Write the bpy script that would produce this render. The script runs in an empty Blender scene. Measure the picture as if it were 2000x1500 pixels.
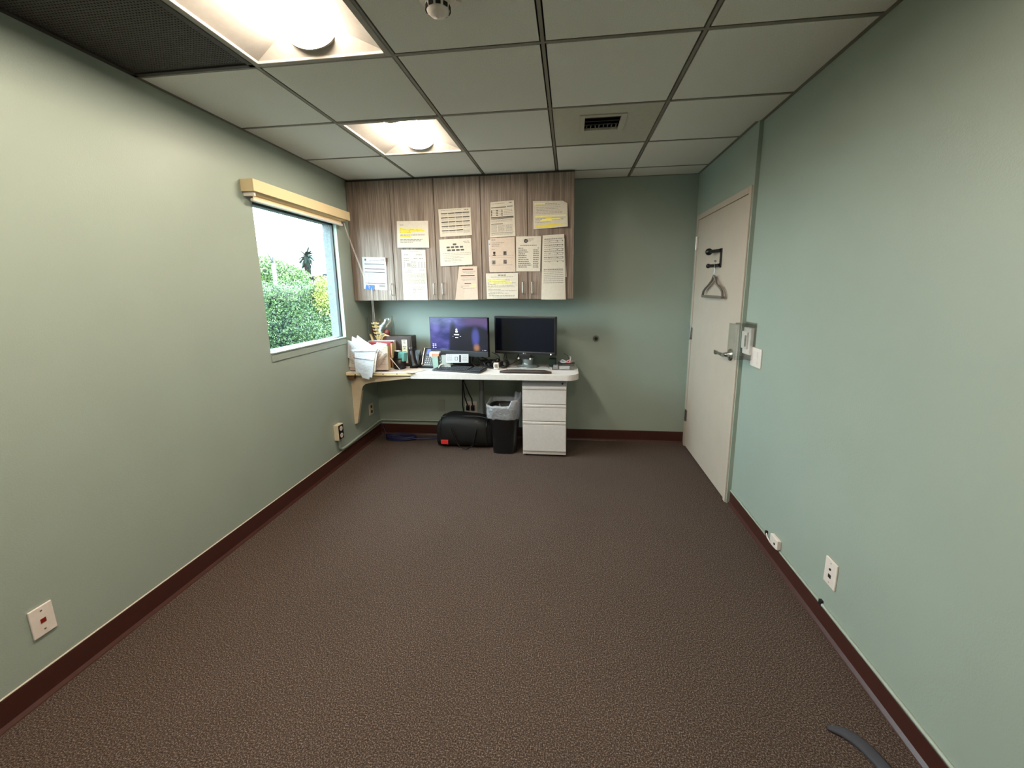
import bpy, bmesh, math, random
from mathutils import Matrix, Vector
random.seed(7)
C = bpy.context.scene.collection
S = bpy.context.scene
PI = math.pi

# ------------------------------------------------------------------ camera
YAW, PITCH, ROLL, FPX, CZ = .12385, -.1871, -.01277, 806.996, 1.4669
_cy, _sy, _cp, _sp, _cr, _sr = math.cos(YAW), math.sin(YAW), math.cos(PITCH), math.sin(PITCH), math.cos(ROLL), math.sin(ROLL)
FW = Vector((-_sy*_cp, _cy*_cp, _sp)); _r = Vector((_cy, _sy, 0)); _u = _r.cross(FW)
RT = _r*_cr + _u*_sr; UP = _r*(-_sr) + _u*_cr
cd = bpy.data.cameras.new('camera'); cam = bpy.data.objects.new('camera', cd); C.objects.link(cam)
cd.sensor_fit = 'HORIZONTAL'; cd.sensor_width = 36; cd.lens = FPX/2000*36
cd.shift_x = -12.8/2000; cd.shift_y = -32.9/2000; cd.clip_start = .02; cd.clip_end = 400
cam.matrix_world = Matrix(((RT.x, UP.x, -FW.x, 0), (RT.y, UP.y, -FW.y, 0), (RT.z, UP.z, -FW.z, CZ), (0, 0, 0, 1)))
S.camera = cam

def at(px, py, x=None, y=None, z=None):
    d = FW + RT*((px-1012.8)/FPX) - UP*((py-717.1)/FPX)
    t = x/d.x if x is not None else (y/d.y if y is not None else (z-CZ)/d.z)
    return Vector((0, 0, CZ)) + d*t

# ------------------------------------------------------------------ world, view
w = bpy.data.worlds.new('World'); S.world = w; w.use_nodes = True
bgn = w.node_tree.nodes['Background']
bgn.inputs[0].default_value = (.70, .90, 1.0, 1); bgn.inputs[1].default_value = 7.0
S.view_settings.view_transform = 'Standard'; S.view_settings.look = 'None'
S.view_settings.gamma = 1; S.view_settings.use_curve_mapping = False
S.view_settings.exposure = 2.0
LAMP = 18.0
LAMPC = (1, .85, .68)

# ------------------------------------------------------------------ materials
def lin(c):
    return tuple(((v/255)/12.92 if v/255 <= .04045 else ((v/255+.055)/1.055)**2.4) for v in c)
MATS = {}
def mat(name, col, rough=.5, metal=0, noise=None, bump=None, spec=.5, emit=None, trans=0, alpha=1, coat=0):
    """noise=(scale, amount, (sx,sy,sz)) varies brightness; bump=(scale, strength, distance)"""
    m = bpy.data.materials.new(name); m.use_nodes = True; nt = m.node_tree; b = nt.nodes['Principled BSDF']
    c = lin(col) + (1,)
    b.inputs['Base Color'].default_value = c; b.inputs['Roughness'].default_value = rough
    b.inputs['Metallic'].default_value = metal; b.inputs['Specular IOR Level'].default_value = spec
    b.inputs['Transmission Weight'].default_value = trans; b.inputs['Alpha'].default_value = alpha
    b.inputs['Coat Weight'].default_value = coat
    tc = nt.nodes.new('ShaderNodeTexCoord')
    if noise is None: noise = (40, .04, (1, 1, 1))
    mp = nt.nodes.new('ShaderNodeMapping'); mp.inputs['Scale'].default_value = noise[2]
    nz = nt.nodes.new('ShaderNodeTexNoise'); nz.inputs['Scale'].default_value = noise[0]; nz.inputs['Detail'].default_value = 4
    nt.links.new(tc.outputs['Object'], mp.inputs['Vector']); nt.links.new(mp.outputs[0], nz.inputs['Vector'])
    mr = nt.nodes.new('ShaderNodeMapRange'); mr.inputs['From Min'].default_value = .3; mr.inputs['From Max'].default_value = .7
    mr.inputs['To Min'].default_value = 1-noise[1]; mr.inputs['To Max'].default_value = 1+noise[1]
    nt.links.new(nz.outputs['Fac'], mr.inputs['Value'])
    mx = nt.nodes.new('ShaderNodeVectorMath'); mx.operation = 'SCALE'; mx.inputs[0].default_value = c[:3]
    nt.links.new(mr.outputs[0], mx.inputs['Scale']); nt.links.new(mx.outputs[0], b.inputs['Base Color'])
    if bump:
        n2 = nt.nodes.new('ShaderNodeTexNoise'); n2.inputs['Scale'].default_value = bump[0]; n2.inputs['Detail'].default_value = 3
        nt.links.new(tc.outputs['Object'], n2.inputs['Vector'])
        bp = nt.nodes.new('ShaderNodeBump'); bp.inputs['Strength'].default_value = bump[1]; bp.inputs['Distance'].default_value = bump[2]
        nt.links.new(n2.outputs['Fac'], bp.inputs['Height']); nt.links.new(bp.outputs[0], b.inputs['Normal'])
    if emit:
        b.inputs['Emission Color'].default_value = emit[0] + (1,); b.inputs['Emission Strength'].default_value = emit[1]
    MATS[name] = m
    return m

PAINT = mat('wall paint', (155, 168, 158), .42, noise=(3, .02, (1, 1, 1)), bump=(180, .35, .0015), spec=.45)
def carpet():
    m = mat('carpet', (74, 60, 54), .95, bump=(500, .5, .002), spec=.1)
    nt = m.node_tree; b = nt.nodes['Principled BSDF']; tc = nt.nodes['Texture Coordinate']
    v = nt.nodes.new('ShaderNodeTexNoise'); v.inputs['Scale'].default_value = 210; v.inputs['Detail'].default_value = 5; v.inputs['Roughness'].default_value = .75
    cr = nt.nodes.new('ShaderNodeValToRGB'); e = cr.color_ramp.elements
    e[0].position = .35; e[0].color = lin((30, 24, 21)) + (1,)
    e[1].position = .66; e[1].color = lin((150, 135, 126)) + (1,)
    k = e.new(.52); k.color = lin((76, 64, 58)) + (1,)
    nt.links.new(tc.outputs['Object'], v.inputs['Vector']); nt.links.new(v.outputs['Fac'], cr.inputs[0])
    n = nt.nodes.new('ShaderNodeTexNoise'); n.inputs['Scale'].default_value = 1.6; n.inputs['Detail'].default_value = 3
    nt.links.new(tc.outputs['Object'], n.inputs['Vector'])
    mr = nt.nodes.new('ShaderNodeMapRange'); mr.inputs[1].default_value = .3; mr.inputs[2].default_value = .7; mr.inputs[3].default_value = .94; mr.inputs[4].default_value = 1.05
    nt.links.new(n.outputs['Fac'], mr.inputs[0])
    sc = nt.nodes.new('ShaderNodeVectorMath'); sc.operation = 'SCALE'
    nt.links.new(cr.outputs[0], sc.inputs[0]); nt.links.new(mr.outputs[0], sc.inputs['Scale']); nt.links.new(sc.outputs[0], b.inputs['Base Color'])
    return m
CARPET = carpet()
TILE = mat('ceiling tile', (222, 220, 213), .9, noise=(260, .09, (1, 1, 1)), bump=(300, .5, .002), spec=.2)
GRID = mat('ceiling grid', (122, 118, 108), .5)
VENTM = mat('vent enamel', (186, 182, 168), .5)
SLOT = mat('grid shadow gap', (40, 38, 34), .9)
def wood():
    m = mat('cabinet laminate', (128, 112, 100), .5, bump=(300, .08, .001))
    nt = m.node_tree; b = nt.nodes['Principled BSDF']; tc = nt.nodes['Texture Coordinate']
    mp = nt.nodes.new('ShaderNodeMapping'); mp.inputs['Scale'].default_value = (38, 38, 1.1)
    n = nt.nodes.new('ShaderNodeTexNoise'); n.inputs['Scale'].default_value = 1; n.inputs['Detail'].default_value = 6; n.inputs['Roughness'].default_value = .65
    mp2 = nt.nodes.new('ShaderNodeMapping'); mp2.inputs['Scale'].default_value = (210, 210, 5)
    n2 = nt.nodes.new('ShaderNodeTexNoise'); n2.inputs['Scale'].default_value = 1; n2.inputs['Detail'].default_value = 4
    for a, q in ((mp, n), (mp2, n2)):
        nt.links.new(tc.outputs['Object'], a.inputs[0]); nt.links.new(a.outputs[0], q.inputs['Vector'])
    ad = nt.nodes.new('ShaderNodeMath'); ad.operation = 'MULTIPLY_ADD'; ad.inputs[1].default_value = .4
    nt.links.new(n2.outputs['Fac'], ad.inputs[0])
    m3 = nt.nodes.new('ShaderNodeMath'); m3.operation = 'MULTIPLY'; m3.inputs[1].default_value = .6
    nt.links.new(n.outputs['Fac'], m3.inputs[0]); nt.links.new(m3.outputs[0], ad.inputs[2])
    cr = nt.nodes.new('ShaderNodeValToRGB'); e = cr.color_ramp.elements
    e[0].position = .36; e[0].color = lin((98, 82, 73)) + (1,)
    e[1].position = .66; e[1].color = lin((168, 154, 142)) + (1,)
    k = e.new(.5); k.color = lin((130, 113, 101)) + (1,)
    nt.links.new(ad.outputs[0], cr.inputs[0]); nt.links.new(cr.outputs[0], b.inputs['Base Color'])
    return m
WOOD = wood()
BASEB = mat('baseboard rubber', (66, 34, 28), .38, noise=(30, .08, (1, 1, 1)))
DOORM = mat('door paint', (190, 176, 162), .45, noise=(6, .03, (1, 1, 1)), bump=(200, .15, .001))
WHITE = mat('white laminate', (226, 222, 220), .35)
WHITEM = mat('white painted steel', (214, 208, 206), .4, bump=(400, .1, .0005))
GREYM = mat('grey painted steel', (140, 146, 152), .4)
PLASTW = mat('white plastic', (228, 218, 212), .3)
IVORY = mat('ivory plastic', (216, 204, 178), .35)
BLACK = mat('black plastic', (20, 20, 22), .35)
BLACKM = mat('matte black', (14, 14, 15), .7)
DARKG = mat('dark grey plastic', (44, 44, 48), .4)
CHROME = mat('satin chrome', (190, 190, 188), .22, metal=1)
NICKEL = mat('brushed nickel', (200, 190, 175), .3, metal=1)
GREYHW = mat('hanger grey', (120, 112, 104), .4)
BEIGE = mat('beige steel', (214, 196, 168), .45, bump=(300, .1, .0005))
CHIP = mat('raw board edge', (222, 204, 160), .8, noise=(300, .12, (1, 1, 1)))
CREAMF = mat('blind fabric', (222, 202, 160), .7, noise=(200, .05, (1, 1, 30)))
PAPER = mat('paper', (212, 204, 190), .75)
PAPERB = mat('cool white paper', (200, 203, 208), .75)
PINKP = mat('pale pink paper', (206, 188, 172), .75)
MANILA = mat('manila folder', (196, 172, 118), .75)
INK = mat('ink', (44, 40, 40), .8); INKL = mat('light ink', (134, 128, 122), .8)
INKM = mat('mid ink', (88, 82, 78), .8)
YEL = mat('yellow highlight', (238, 214, 60), .75); PYEL = mat('pale highlight', (240, 232, 150), .75)
RED = mat('dark red ink', (140, 30, 34), .75); PINKT = mat('pink band', (232, 190, 196), .75)
BLUET = mat('blue tape', (34, 92, 200), .5)
MAROON = mat('maroon folder', (140, 44, 50), .5)
BROWNC = mat('brown cloth case', (64, 52, 48), .6, bump=(500, .2, .001))
LABELC = mat('cream label', (236, 230, 196), .7)
TEAL = mat('teal card', (104, 170, 166), .5)
SAGE = mat('sage card', (150, 178, 168), .5)
BONE = mat('bone plastic', (226, 200, 140), .4)
MUSC = mat('muscle red plastic', (120, 44, 36), .45)
DISC = mat('pale blue disc', (150, 165, 180), .4)
CANV = mat('black nylon', (9, 9, 10), .65, bump=(700, .3, .001))
REDT = mat('red patch', (200, 40, 34), .6)
CABLE = mat('dark cable', (10, 12, 16), .4)
NAVY = mat('blue network cable', (34, 38, 84), .4)
ORANGE = mat('orange label', (216, 150, 120), .6)
STUCCO = mat('white stucco', (96, 102, 104), .9, noise=(60, .16, (1, 1, 1)), bump=(140, 1, .006))
GASK = mat('black gasket', (10, 12, 14), .5)
STRAP = mat('grey woven strap', (62, 64, 74), .8, bump=(600, .5, .001))
PINK = mat('pink ribbon', (226, 150, 160), .5)
REFL = mat('troffer enamel', (166, 161, 154), .6, spec=.2)
PERF = mat('dark grille', (52, 46, 42), .6)
def clear(name, tint, mixf, rough=.05):
    m = bpy.data.materials.new(name); m.use_nodes = True; nt = m.node_tree; nt.nodes.clear()
    o = nt.nodes.new('ShaderNodeOutputMaterial'); t = nt.nodes.new('ShaderNodeBsdfTransparent'); t.inputs[0].default_value = tint + (1,)
    g = nt.nodes.new('ShaderNodeBsdfGlossy'); g.inputs['Roughness'].default_value = rough
    x = nt.nodes.new('ShaderNodeMixShader'); lw = nt.nodes.new('ShaderNodeLayerWeight'); lw.inputs[0].default_value = .35
    ma = nt.nodes.new('ShaderNodeMath'); ma.operation = 'MULTIPLY_ADD'; ma.inputs[1].default_value = mixf; ma.inputs[2].default_value = mixf*.25
    nt.links.new(lw.outputs['Fresnel'], ma.inputs[0]); nt.links.new(ma.outputs[0], x.inputs[0])
    nt.links.new(t.outputs[0], x.inputs[1]); nt.links.new(g.outputs[0], x.inputs[2]); nt.links.new(x.outputs[0], o.inputs[0])
    return m
GLASS = clear('window glass', (.97, 1, .99), .06)
ACRYL = clear('clear acrylic', (.985, .993, .99), .35)
FILM = clear('clear plastic film', (.95, .97, .97), .30, .16)
FILM2 = mat('milky bin liner', (188, 192, 200), .3, alpha=.55, bump=(40, .8, .02))
LENS = mat('lamp lens', (255, 240, 220), .4, emit=(LAMPC, LAMP))

# ------------------------------------------------------------------ mesh builder
class MB:
    def __init__(s): s.v = []; s.f = []; s.m = []; s.s = []
    def add(s, vs, fs, m=0, smooth=False):
        o = len(s.v); s.v += [tuple(q) for q in vs]
        for f in fs: s.f.append(tuple(i+o for i in f)); s.m.append(m); s.s.append(smooth)
        return s
    def box(s, x0, x1, y0, y1, z0, z1, m=0):
        return s.add([(x, y, z) for z in (z0, z1) for y in (y0, y1) for x in (x0, x1)],
                     [(0, 2, 3, 1), (4, 5, 7, 6), (0, 1, 5, 4), (2, 6, 7, 3), (0, 4, 6, 2), (1, 3, 7, 5)], m)
    def hexa(s, bot, top, m=0):   # two quads, counter-clockwise seen from top
        return s.add(list(bot)+list(top), [(3, 2, 1, 0), (4, 5, 6, 7), (0, 1, 5, 4), (1, 2, 6, 5), (2, 3, 7, 6), (3, 0, 4, 7)], m)
    def quad(s, a, b, c, d, m=0): return s.add([a, b, c, d], [(0, 1, 2, 3)], m)
    def prism(s, poly, ax, a0, a1, m=0):
        def P(p, a): return {'x': (a, p[0], p[1]), 'y': (p[0], a, p[1]), 'z': (p[0], p[1], a)}[ax]
        n = len(poly)
        s.add([P(p, a0) for p in poly]+[P(p, a1) for p in poly],
              [tuple(range(n))[::-1], tuple(range(n, 2*n))]+[(i, (i+1) % n, n+(i+1) % n, n+i) for i in range(n)], m)
        return s
    def tube(s, pts, r, n=8, m=0, closed=False, flat=1.0):
        pts = [Vector(p) for p in pts]; N = len(pts); rings = []; ref = None
        for i, p in enumerate(pts):
            a = pts[(i-1) % N] if (closed or i > 0) else p; b = pts[(i+1) % N] if (closed or i < N-1) else p
            t = (b-a).normalized()
            if ref is None: ref = Vector((0, 0, 1)) if abs(t.z) < .9 else Vector((1, 0, 0))
            e1 = (ref - t*ref.dot(t))
            if e1.length < 1e-6: e1 = t.orthogonal()
            e1.normalize(); ref = e1; e2 = t.cross(e1)
            rr = r[i] if isinstance(r, (list, tuple)) else r
            rings.append([p + e1*(math.cos(2*PI*k/n)*rr) + e2*(math.sin(2*PI*k/n)*rr*flat) for k in range(n)])
        vs = [q for rg in rings for q in rg]; fs = []
        for i in range(N if closed else N-1):
            j = (i+1) % N
            for k in range(n): fs.append((i*n+k, i*n+(k+1) % n, j*n+(k+1) % n, j*n+k))
        s.add(vs, fs, m, True)
        if not closed: s.add(rings[0], [tuple(range(n))[::-1]], m); s.add(rings[-1], [tuple(range(n))], m)
        return s
    def lathe(s, prof, c=(0, 0, 0), n=20, m=0, axis='z', cap=True):
        vs = []
        for r, h in prof:
            for k in range(n):
                a = 2*PI*k/n; x, y = r*math.cos(a), r*math.sin(a)
                q = {'z': (x, y, h), 'y': (x, h, -y), 'x': (h, x, y)}[axis]
                vs.append((c[0]+q[0], c[1]+q[1], c[2]+q[2]))
        fs = [(i*n+k, i*n+(k+1) % n, (i+1)*n+(k+1) % n, (i+1)*n+k) for i in range(len(prof)-1) for k in range(n)]
        s.add(vs, fs, m, True)
        if cap:
            s.add(vs[:n], [tuple(range(n))[::-1]], m); s.add(vs[-n:], [tuple(range(n))], m)
        return s
    def ball(s, c, r, m=0, n=12, sc=(1, 1, 1)):
        vs = []; h = n//2
        for i in range(h+1):
            t = PI*i/h
            for k in range(n):
                a = 2*PI*k/n; vs.append((c[0]+r*sc[0]*math.sin(t)*math.cos(a), c[1]+r*sc[1]*math.sin(t)*math.sin(a), c[2]-r*sc[2]*math.cos(t)))
        s.add(vs, [(i*n+k, i*n+(k+1) % n, (i+1)*n+(k+1) % n, (i+1)*n+k) for i in range(h) for k in range(n)], m, True)
        return s
    def xf(s, M): s.v = [tuple(M @ Vector(q)) for q in s.v]; return s
    def out(s, name, mats, parent=None, bevel=0, seg=2, solid=0):
        if not isinstance(mats, (list, tuple)): mats = [mats]
        if parent is not None: o0 = wl(parent)
        else:
            o0 = Vector(((min(q[0] for q in s.v)+max(q[0] for q in s.v))/2, (min(q[1] for q in s.v)+max(q[1] for q in s.v))/2, min(q[2] for q in s.v)))
        me = bpy.data.meshes.new(name); me.from_pydata([tuple(Vector(q)-o0) for q in s.v], [], s.f)
        for m in mats: me.materials.append(m)
        me.polygons.foreach_set('material_index', s.m); me.polygons.foreach_set('use_smooth', s.s); me.update()
        bm = bmesh.new(); bm.from_mesh(me); bmesh.ops.recalc_face_normals(bm, faces=bm.faces); bm.to_mesh(me); bm.free()
        o = bpy.data.objects.new(name, me); C.objects.link(o)
        if parent is not None: o.parent = parent
        else: o.location = o0
        if solid:
            md = o.modifiers.new('solid', 'SOLIDIFY'); md.thickness = solid
        if bevel:
            md = o.modifiers.new('bevel', 'BEVEL'); md.width = bevel; md.segments = seg; md.limit_method = 'ANGLE'; md.angle_limit = .7
        return o
def wl(o):
    v = Vector(o.location)
    while o.parent: o = o.parent; v += Vector(o.location)
    return v
def tag(o, label, cat, group=None, kind=None):
    o['label'] = label; o['category'] = cat
    if group: o['group'] = group
    if kind: o['kind'] = kind
    return o
def thing(name, loc, label, cat, group=None, kind=None):
    o = bpy.data.objects.new(name, None); C.objects.link(o); o.location = loc; o.empty_display_size = .05
    return tag(o, label, cat, group, kind)
def lerp(a, b, t): return a+(b-a)*t
def text_mb(txt, size, place, mat_i=0):
    """text as flat polygons; place maps (u,v) metres to a world point"""
    cu = bpy.data.curves.new('t', 'FONT'); cu.body = txt; cu.size = size; cu.align_x = 'CENTER'; cu.align_y = 'CENTER'; cu.resolution_u = 3
    o = bpy.data.objects.new('t', cu); C.objects.link(o)
    me = bpy.data.meshes.new_from_object(o.evaluated_get(bpy.context.evaluated_depsgraph_get()))
    mb = MB(); mb.add([place(q.co.x, q.co.y) for q in me.vertices], [tuple(p.vertices) for p in me.polygons], mat_i)
    bpy.data.objects.remove(o); bpy.data.meshes.remove(me); bpy.data.curves.remove(cu)
    return mb

# ================================================================== STRUCTURE
CH = 2.41; XR = 1.109; XF = 1.085; YB = 3.921; Y0 = -2.5
def XL(y): return -1.915-.0115*(y-.9)
st = lambda o, label, cat: tag(o, label, cat, kind='structure')
st(MB().box(-2.1, 1.3, Y0-.1, YB+.1, -.1, 0).out('floor', CARPET), 'dark brown speckled low pile carpet floor', 'floor')
# left wall with window opening (slightly out of square)
WY0, WY1, WZ0, WZ1, GX = 2.45, 3.39, 1.07, 2.02, -1.978
mb = MB()
def wl_block(y0, y1, z0, z1):
    mb.hexa([(-2.05, y0, z0), (XL(y0), y0, z0), (XL(y1), y1, z0), (-2.05, y1, z0)], [(-2.05, y0, z1), (XL(y0), y0, z1), (XL(y1), y1, z1), (-2.05, y1, z1)])
wl_block(Y0, WY0, 0, 2.5); wl_block(WY1, YB, 0, 2.5); wl_block(WY0, WY1, 0, WZ0); wl_block(WY0, WY1, WZ1, 2.5)
st(mb.out('wall_left', PAINT), 'sage green painted left wall with the window', 'wall')
mb = MB(); mb.box(XR, 1.25, Y0, 2.79, 0, 2.5)
mb.box(XF, 1.25, 2.775, 2.80, 0, 2.5); mb.box(XF, 1.25, 3.865, YB, 0, 2.5); mb.box(XF, 1.25, 2.80, 3.865, 2.06, 2.5); mb.box(1.2, 1.25, 2.8, 3.865, 0, 2.06)
st(mb.out('wall_right', PAINT), 'green painted right wall stepping forward around the door', 'wall')
st(MB().box(-2.05, 1.25, YB, YB+.1, 0, 2.5).out('wall_back', PAINT), 'dark green painted far wall behind the desk', 'wall')
st(MB().box(-2.05, 1.25, Y0-.1, Y0, 0, 2.5).out('wall_front', PAINT), 'green painted wall behind the viewer', 'wall')
# exterior skin of the left wall
mb = MB()
for (a, b, c, d) in ((Y0, WY0, -.3, 3), (WY1, 6, -.3, 3), (WY0, WY1, -.3, WZ0), (WY0, WY1, WZ1, 3)): mb.box(-2.065, -2.051, a, b, c, d)
mb.box(-2.051, GX-.012, WY1-.012, WY1, WZ0, WZ1); mb.box(-2.051, GX-.012, WY0, WY0+.01, WZ0, WZ1)
mb.box(-2.051, GX-.012, WY0, WY1, WZ1-.01, WZ1); mb.box(-2.06, GX-.012, WY0, WY1, WZ0, WZ0+.008)
st(mb.out('trim_1', STUCCO), 'rough white stucco outer reveal beyond the window glass', 'trim')
# window
win = thing('window_1', (GX, (WY0+WY1)/2, WZ0), 'square fixed window looking out on a green hedge', 'window', kind='structure')
mb = MB(); t = .014
mb.box(GX-.012, GX+.008, WY0, WY0+t, WZ0, WZ1).box(GX-.012, GX+.008, WY1-t, WY1, WZ0, WZ1)
mb.box(GX-.012, GX+.008, WY0, WY1, WZ1-t, WZ1).box(GX-.012, GX+.008, WY0, WY1, WZ0, WZ0+.006)
mb.out('gasket', GASK, win)
MB().box(GX-.003, GX+.003, WY0+.004, WY1-.004, WZ0+.003, WZ1-.004).out('pane', GLASS, win)
MB().hexa([(GX, WY0, WZ0-.004), (XL(2.45)+.012, WY0, WZ0-.004), (XL(3.39)+.012, WY1, WZ0-.004), (GX, WY1, WZ0-.004)],
          [(GX, WY0, WZ0+.006), (XL(2.45)+.012, WY0, WZ0+.006), (XL(3.39)+.012, WY1, WZ0+.006), (GX, WY1, WZ0+.006)]).out('window_sill', PAINT, win, bevel=.002)
# painted flat casing
mb = MB()
def cas(y0, y1, z0, z1, d=.006):
    mb.hexa([(XL(y0)-.01, y0, z0), (XL(y0)+d, y0, z0), (XL(y1)+d, y1, z0), (XL(y1)-.01, y1, z0)], [(XL(y0)-.01, y0, z1), (XL(y0)+d, y0, z1), (XL(y1)+d, y1, z1), (XL(y1)-.01, y1, z1)])
cas(WY1+.001, WY1+.055, WZ0-.055, WZ1); cas(WY0-.0, WY1+.001, WZ0-.055, WZ0-.005)
st(mb.out('trim_2', PAINT, bevel=.002), 'flat painted casing under and beside the window', 'trim')

# ceiling: grid bars with shadow gaps, every tile its own object
GXs = [-1.3344+.6096*i for i in range(-1, 5)]; GYs = [1.8211+.6096*j for j in range(-7, 4)]+[YB]
GYs = [g for g in GYs if g > Y0]; GYs = [Y0]+GYs
mb = MB()
bz = CH; W = .007
for i, gx in enumerate(GXs[1:-1]): mb.box(gx-W, gx+W, Y0, YB, bz, bz+.02)
for gy in GYs[1:-1]: mb.box(-1.95, XR, gy-W, gy+W, bz+.0006, bz+.02)
mb.hexa([(XL(Y0)-.02, Y0, bz-.001), (XL(Y0)+.018, Y0, bz-.001), (XL(YB)+.018, YB, bz-.001), (XL(YB)-.02, YB, bz-.001)],
        [(XL(Y0)-.02, Y0, bz+.015), (XL(Y0)+.018, Y0, bz+.015), (XL(YB)+.018, YB, bz+.015), (XL(YB)-.02, YB, bz+.015)])
mb.box(XR-.018, XR, Y0, 2.79, bz-.001, bz+.015).box(XF-.018, XF, 2.79, YB, bz-.001, bz+.015).box(-1.95, XR, YB-.018, YB, bz-.001, bz+.015)
mb.box(-2.05, 1.25, Y0-.1, YB+.1, bz+.078, bz+.14, 1)
ceil = st(mb.out('ceiling', [GRID, SLOT]), 'suspended ceiling of grey acoustic tiles in a metal grid', 'ceiling')
g = .0135
tile_me = {}
SPECIAL = {}   # (col,row y0 rounded) -> kind
def rowof(y): return min(range(len(GYs)-1), key=lambda k: abs((GYs[k]+GYs[k+1])/2-y))
lights = [(1, 1.516), (1, 2.735), (1, .30), (3, .30)]  # last two are unseen fixtures, added to carry more of the room light
SPECIAL.update({(c, rowof(y)): 'light' for c, y in lights}); SPECIAL[(0, rowof(1.516))] = 'grille'; SPECIAL[(3, rowof(2.735))] = 'vent'
for r in range(len(GYs)-1):
    for c in range(5):
        if (c, r) in SPECIAL: continue
        x0, x1, y0, y1 = GXs[c]+g, GXs[c+1]-g, GYs[r]+g, GYs[r+1]-g
        if c == 0: x0 = XL(y0)+.012
        if c == 4: x1 = (XR if y0 < 2.5 else XF)-.012
        key = (round(x1-x0, 3), round(y1-y0, 3), c in (0, 4))
        if key in tile_me:
            o = bpy.data.objects.new('ceiling_tile', tile_me[key]); C.objects.link(o); o.parent = ceil
            o.location = Vector(((x0+x1)/2, (y0+y1)/2, bz+.001))-ceil.location
        else:
            hx, hy = (x1-x0)/2, (y1-y0)/2
            o = MB().box(-hx, hx, -hy, hy, 0, .016).out('ceiling_tile', TILE)
            o.parent = ceil; o.location = Vector(((x0+x1)/2, (y0+y1)/2, bz+.001))-ceil.location; tile_me[key] = o.data
# lay-in light fixtures
def fixture(c, yc, label):
    r = rowof(yc); x0, x1, y0, y1 = GXs[c]+.004, GXs[c+1]-.004, GYs[r]+.004, GYs[r+1]-.004
    xm = (x0+x1)/2
    f = thing('ceiling_light', (xm, (y0+y1)/2, bz), label, 'ceiling light', 'square recessed ceiling lights')
    e = .026; zt = bz-.004
    mb = MB()
    for a in ((x0, x0+e, y0, y1), (x1-e, x1, y0, y1), (x0+e, x1-e, y0, y0+e), (x0+e, x1-e, y1-e, y1)): mb.box(*a, zt, zt+.018)
    mb.out('frame', REFL, f, bevel=.003)
    X0, X1, Yy0, Yy1 = x0+e, x1-e, y0+e, y1-e; L = .095; H = .07
    for sx in (-1, 1):
        xo = X0 if sx < 0 else X1; xi = xm+sx*(L)
        mb = MB(); mb.quad((xo, Yy0, bz+.006), (xo, Yy1, bz+.006), (xi, Yy1-.07, bz+H), (xi, Yy0+.07, bz+H))
        mb.quad((xo, Yy0, bz+.009), (xo, Yy1, bz+.009), (xi, Yy1-.07, bz+H+.003), (xi, Yy0+.07, bz+H+.003))
        mb.out('reflector_panel', REFL, f)
    for ye, yi in ((Yy0, Yy0+.07), (Yy1, Yy1-.07)):
        mb = MB(); mb.quad((X0, ye, bz+.006), (X1, ye, bz+.006), (xm+L, yi, bz+H), (xm-L, yi, bz+H))
        mb.quad((X0, ye, bz+.009), (X1, ye, bz+.009), (xm+L, yi, bz+H+.003), (xm-L, yi, bz+H+.003))
        mb.out('end_panel', REFL, f)
    # glowing half-round lens
    n = 14; R = .1; mb = MB(); ya, yb = Yy0+.045, Yy1-.045
    arc = [(xm-R*math.cos(PI*k/n), bz+H-.058*math.sin(PI*k/n)) for k in range(n+1)]
    mb.add([(x, ya, z) for x, z in arc]+[(x, yb, z) for x, z in arc], [(k, k+1, n+2+k, n+1+k) for k in range(n)], 0, True)
    mb.out('lens', LENS, f)
    for yy0, yy1 in ((ya-.010, ya), (yb, yb+.010)):
        mb = MB(); arc2 = [(xm-(R+.004)*math.cos(PI*k/n), bz+H-.062*math.sin(PI*k/n)) for k in range(n+1)]
        mb.prism(arc2, 'y', yy0, yy1).out('end_cap', REFL, f)
names = ['recessed square ceiling light nearest the viewer, beside the dark perforated grille', 'smaller-looking recessed square ceiling light near the wall cabinets',
         'unseen square ceiling light added to brighten the room, overhead on the window side', 'unseen square ceiling light added to brighten the room, overhead on the door side', 'recessed square ceiling light overhead on the door side', 'rearmost recessed square ceiling light on the door side']
for (c, y), n in zip(lights, names): fixture(c, y, n)
# return-air grille (dark perforated panel)
r = rowof(1.516); gx0, gx1, gy0, gy1 = XL(1.5)+.004, GXs[1]-.004, GYs[r]+.004, GYs[r+1]-.004
gr = thing('return_air_grille', ((gx0+gx1)/2, (gy0+gy1)/2, bz), 'dark brown perforated square ceiling grille in the corner over the left wall', 'grille')
mb = MB()
for a in ((gx0, gx0+.02, gy0, gy1), (gx1-.02, gx1, gy0, gy1), (gx0, gx1, gy0, gy0+.02), (gx0, gx1, gy1-.02, gy1)): mb.box(*a, bz-.002, bz+.014)
mb.out('frame', PERF, gr)
mb = MB(); nx = 44; px = (gx1-gx0-.04)/nx; X = gx0+.02; Y = gy0+.02
ny = int((gy1-gy0-.04)/px)
for i in range(nx+1): mb.box(X+i*px-.0035, X+i*px+.0035, Y, gy1-.02, bz+.004, bz+.006)
for j in range(ny+2): mb.box(X, gx1-.02, min(Y+j*px, gy1-.022)-.0035, min(Y+j*px, gy1-.022)+.0035, bz+.0042, bz+.0062)
o = mb.out('perforated_sheet', PERF, gr); o['kind'] = 'stuff'
MB().box(gx0+.01, gx1-.01, gy0+.01, gy1-.01, bz+.03, bz+.034).out('backing', BLACKM, gr)
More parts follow.
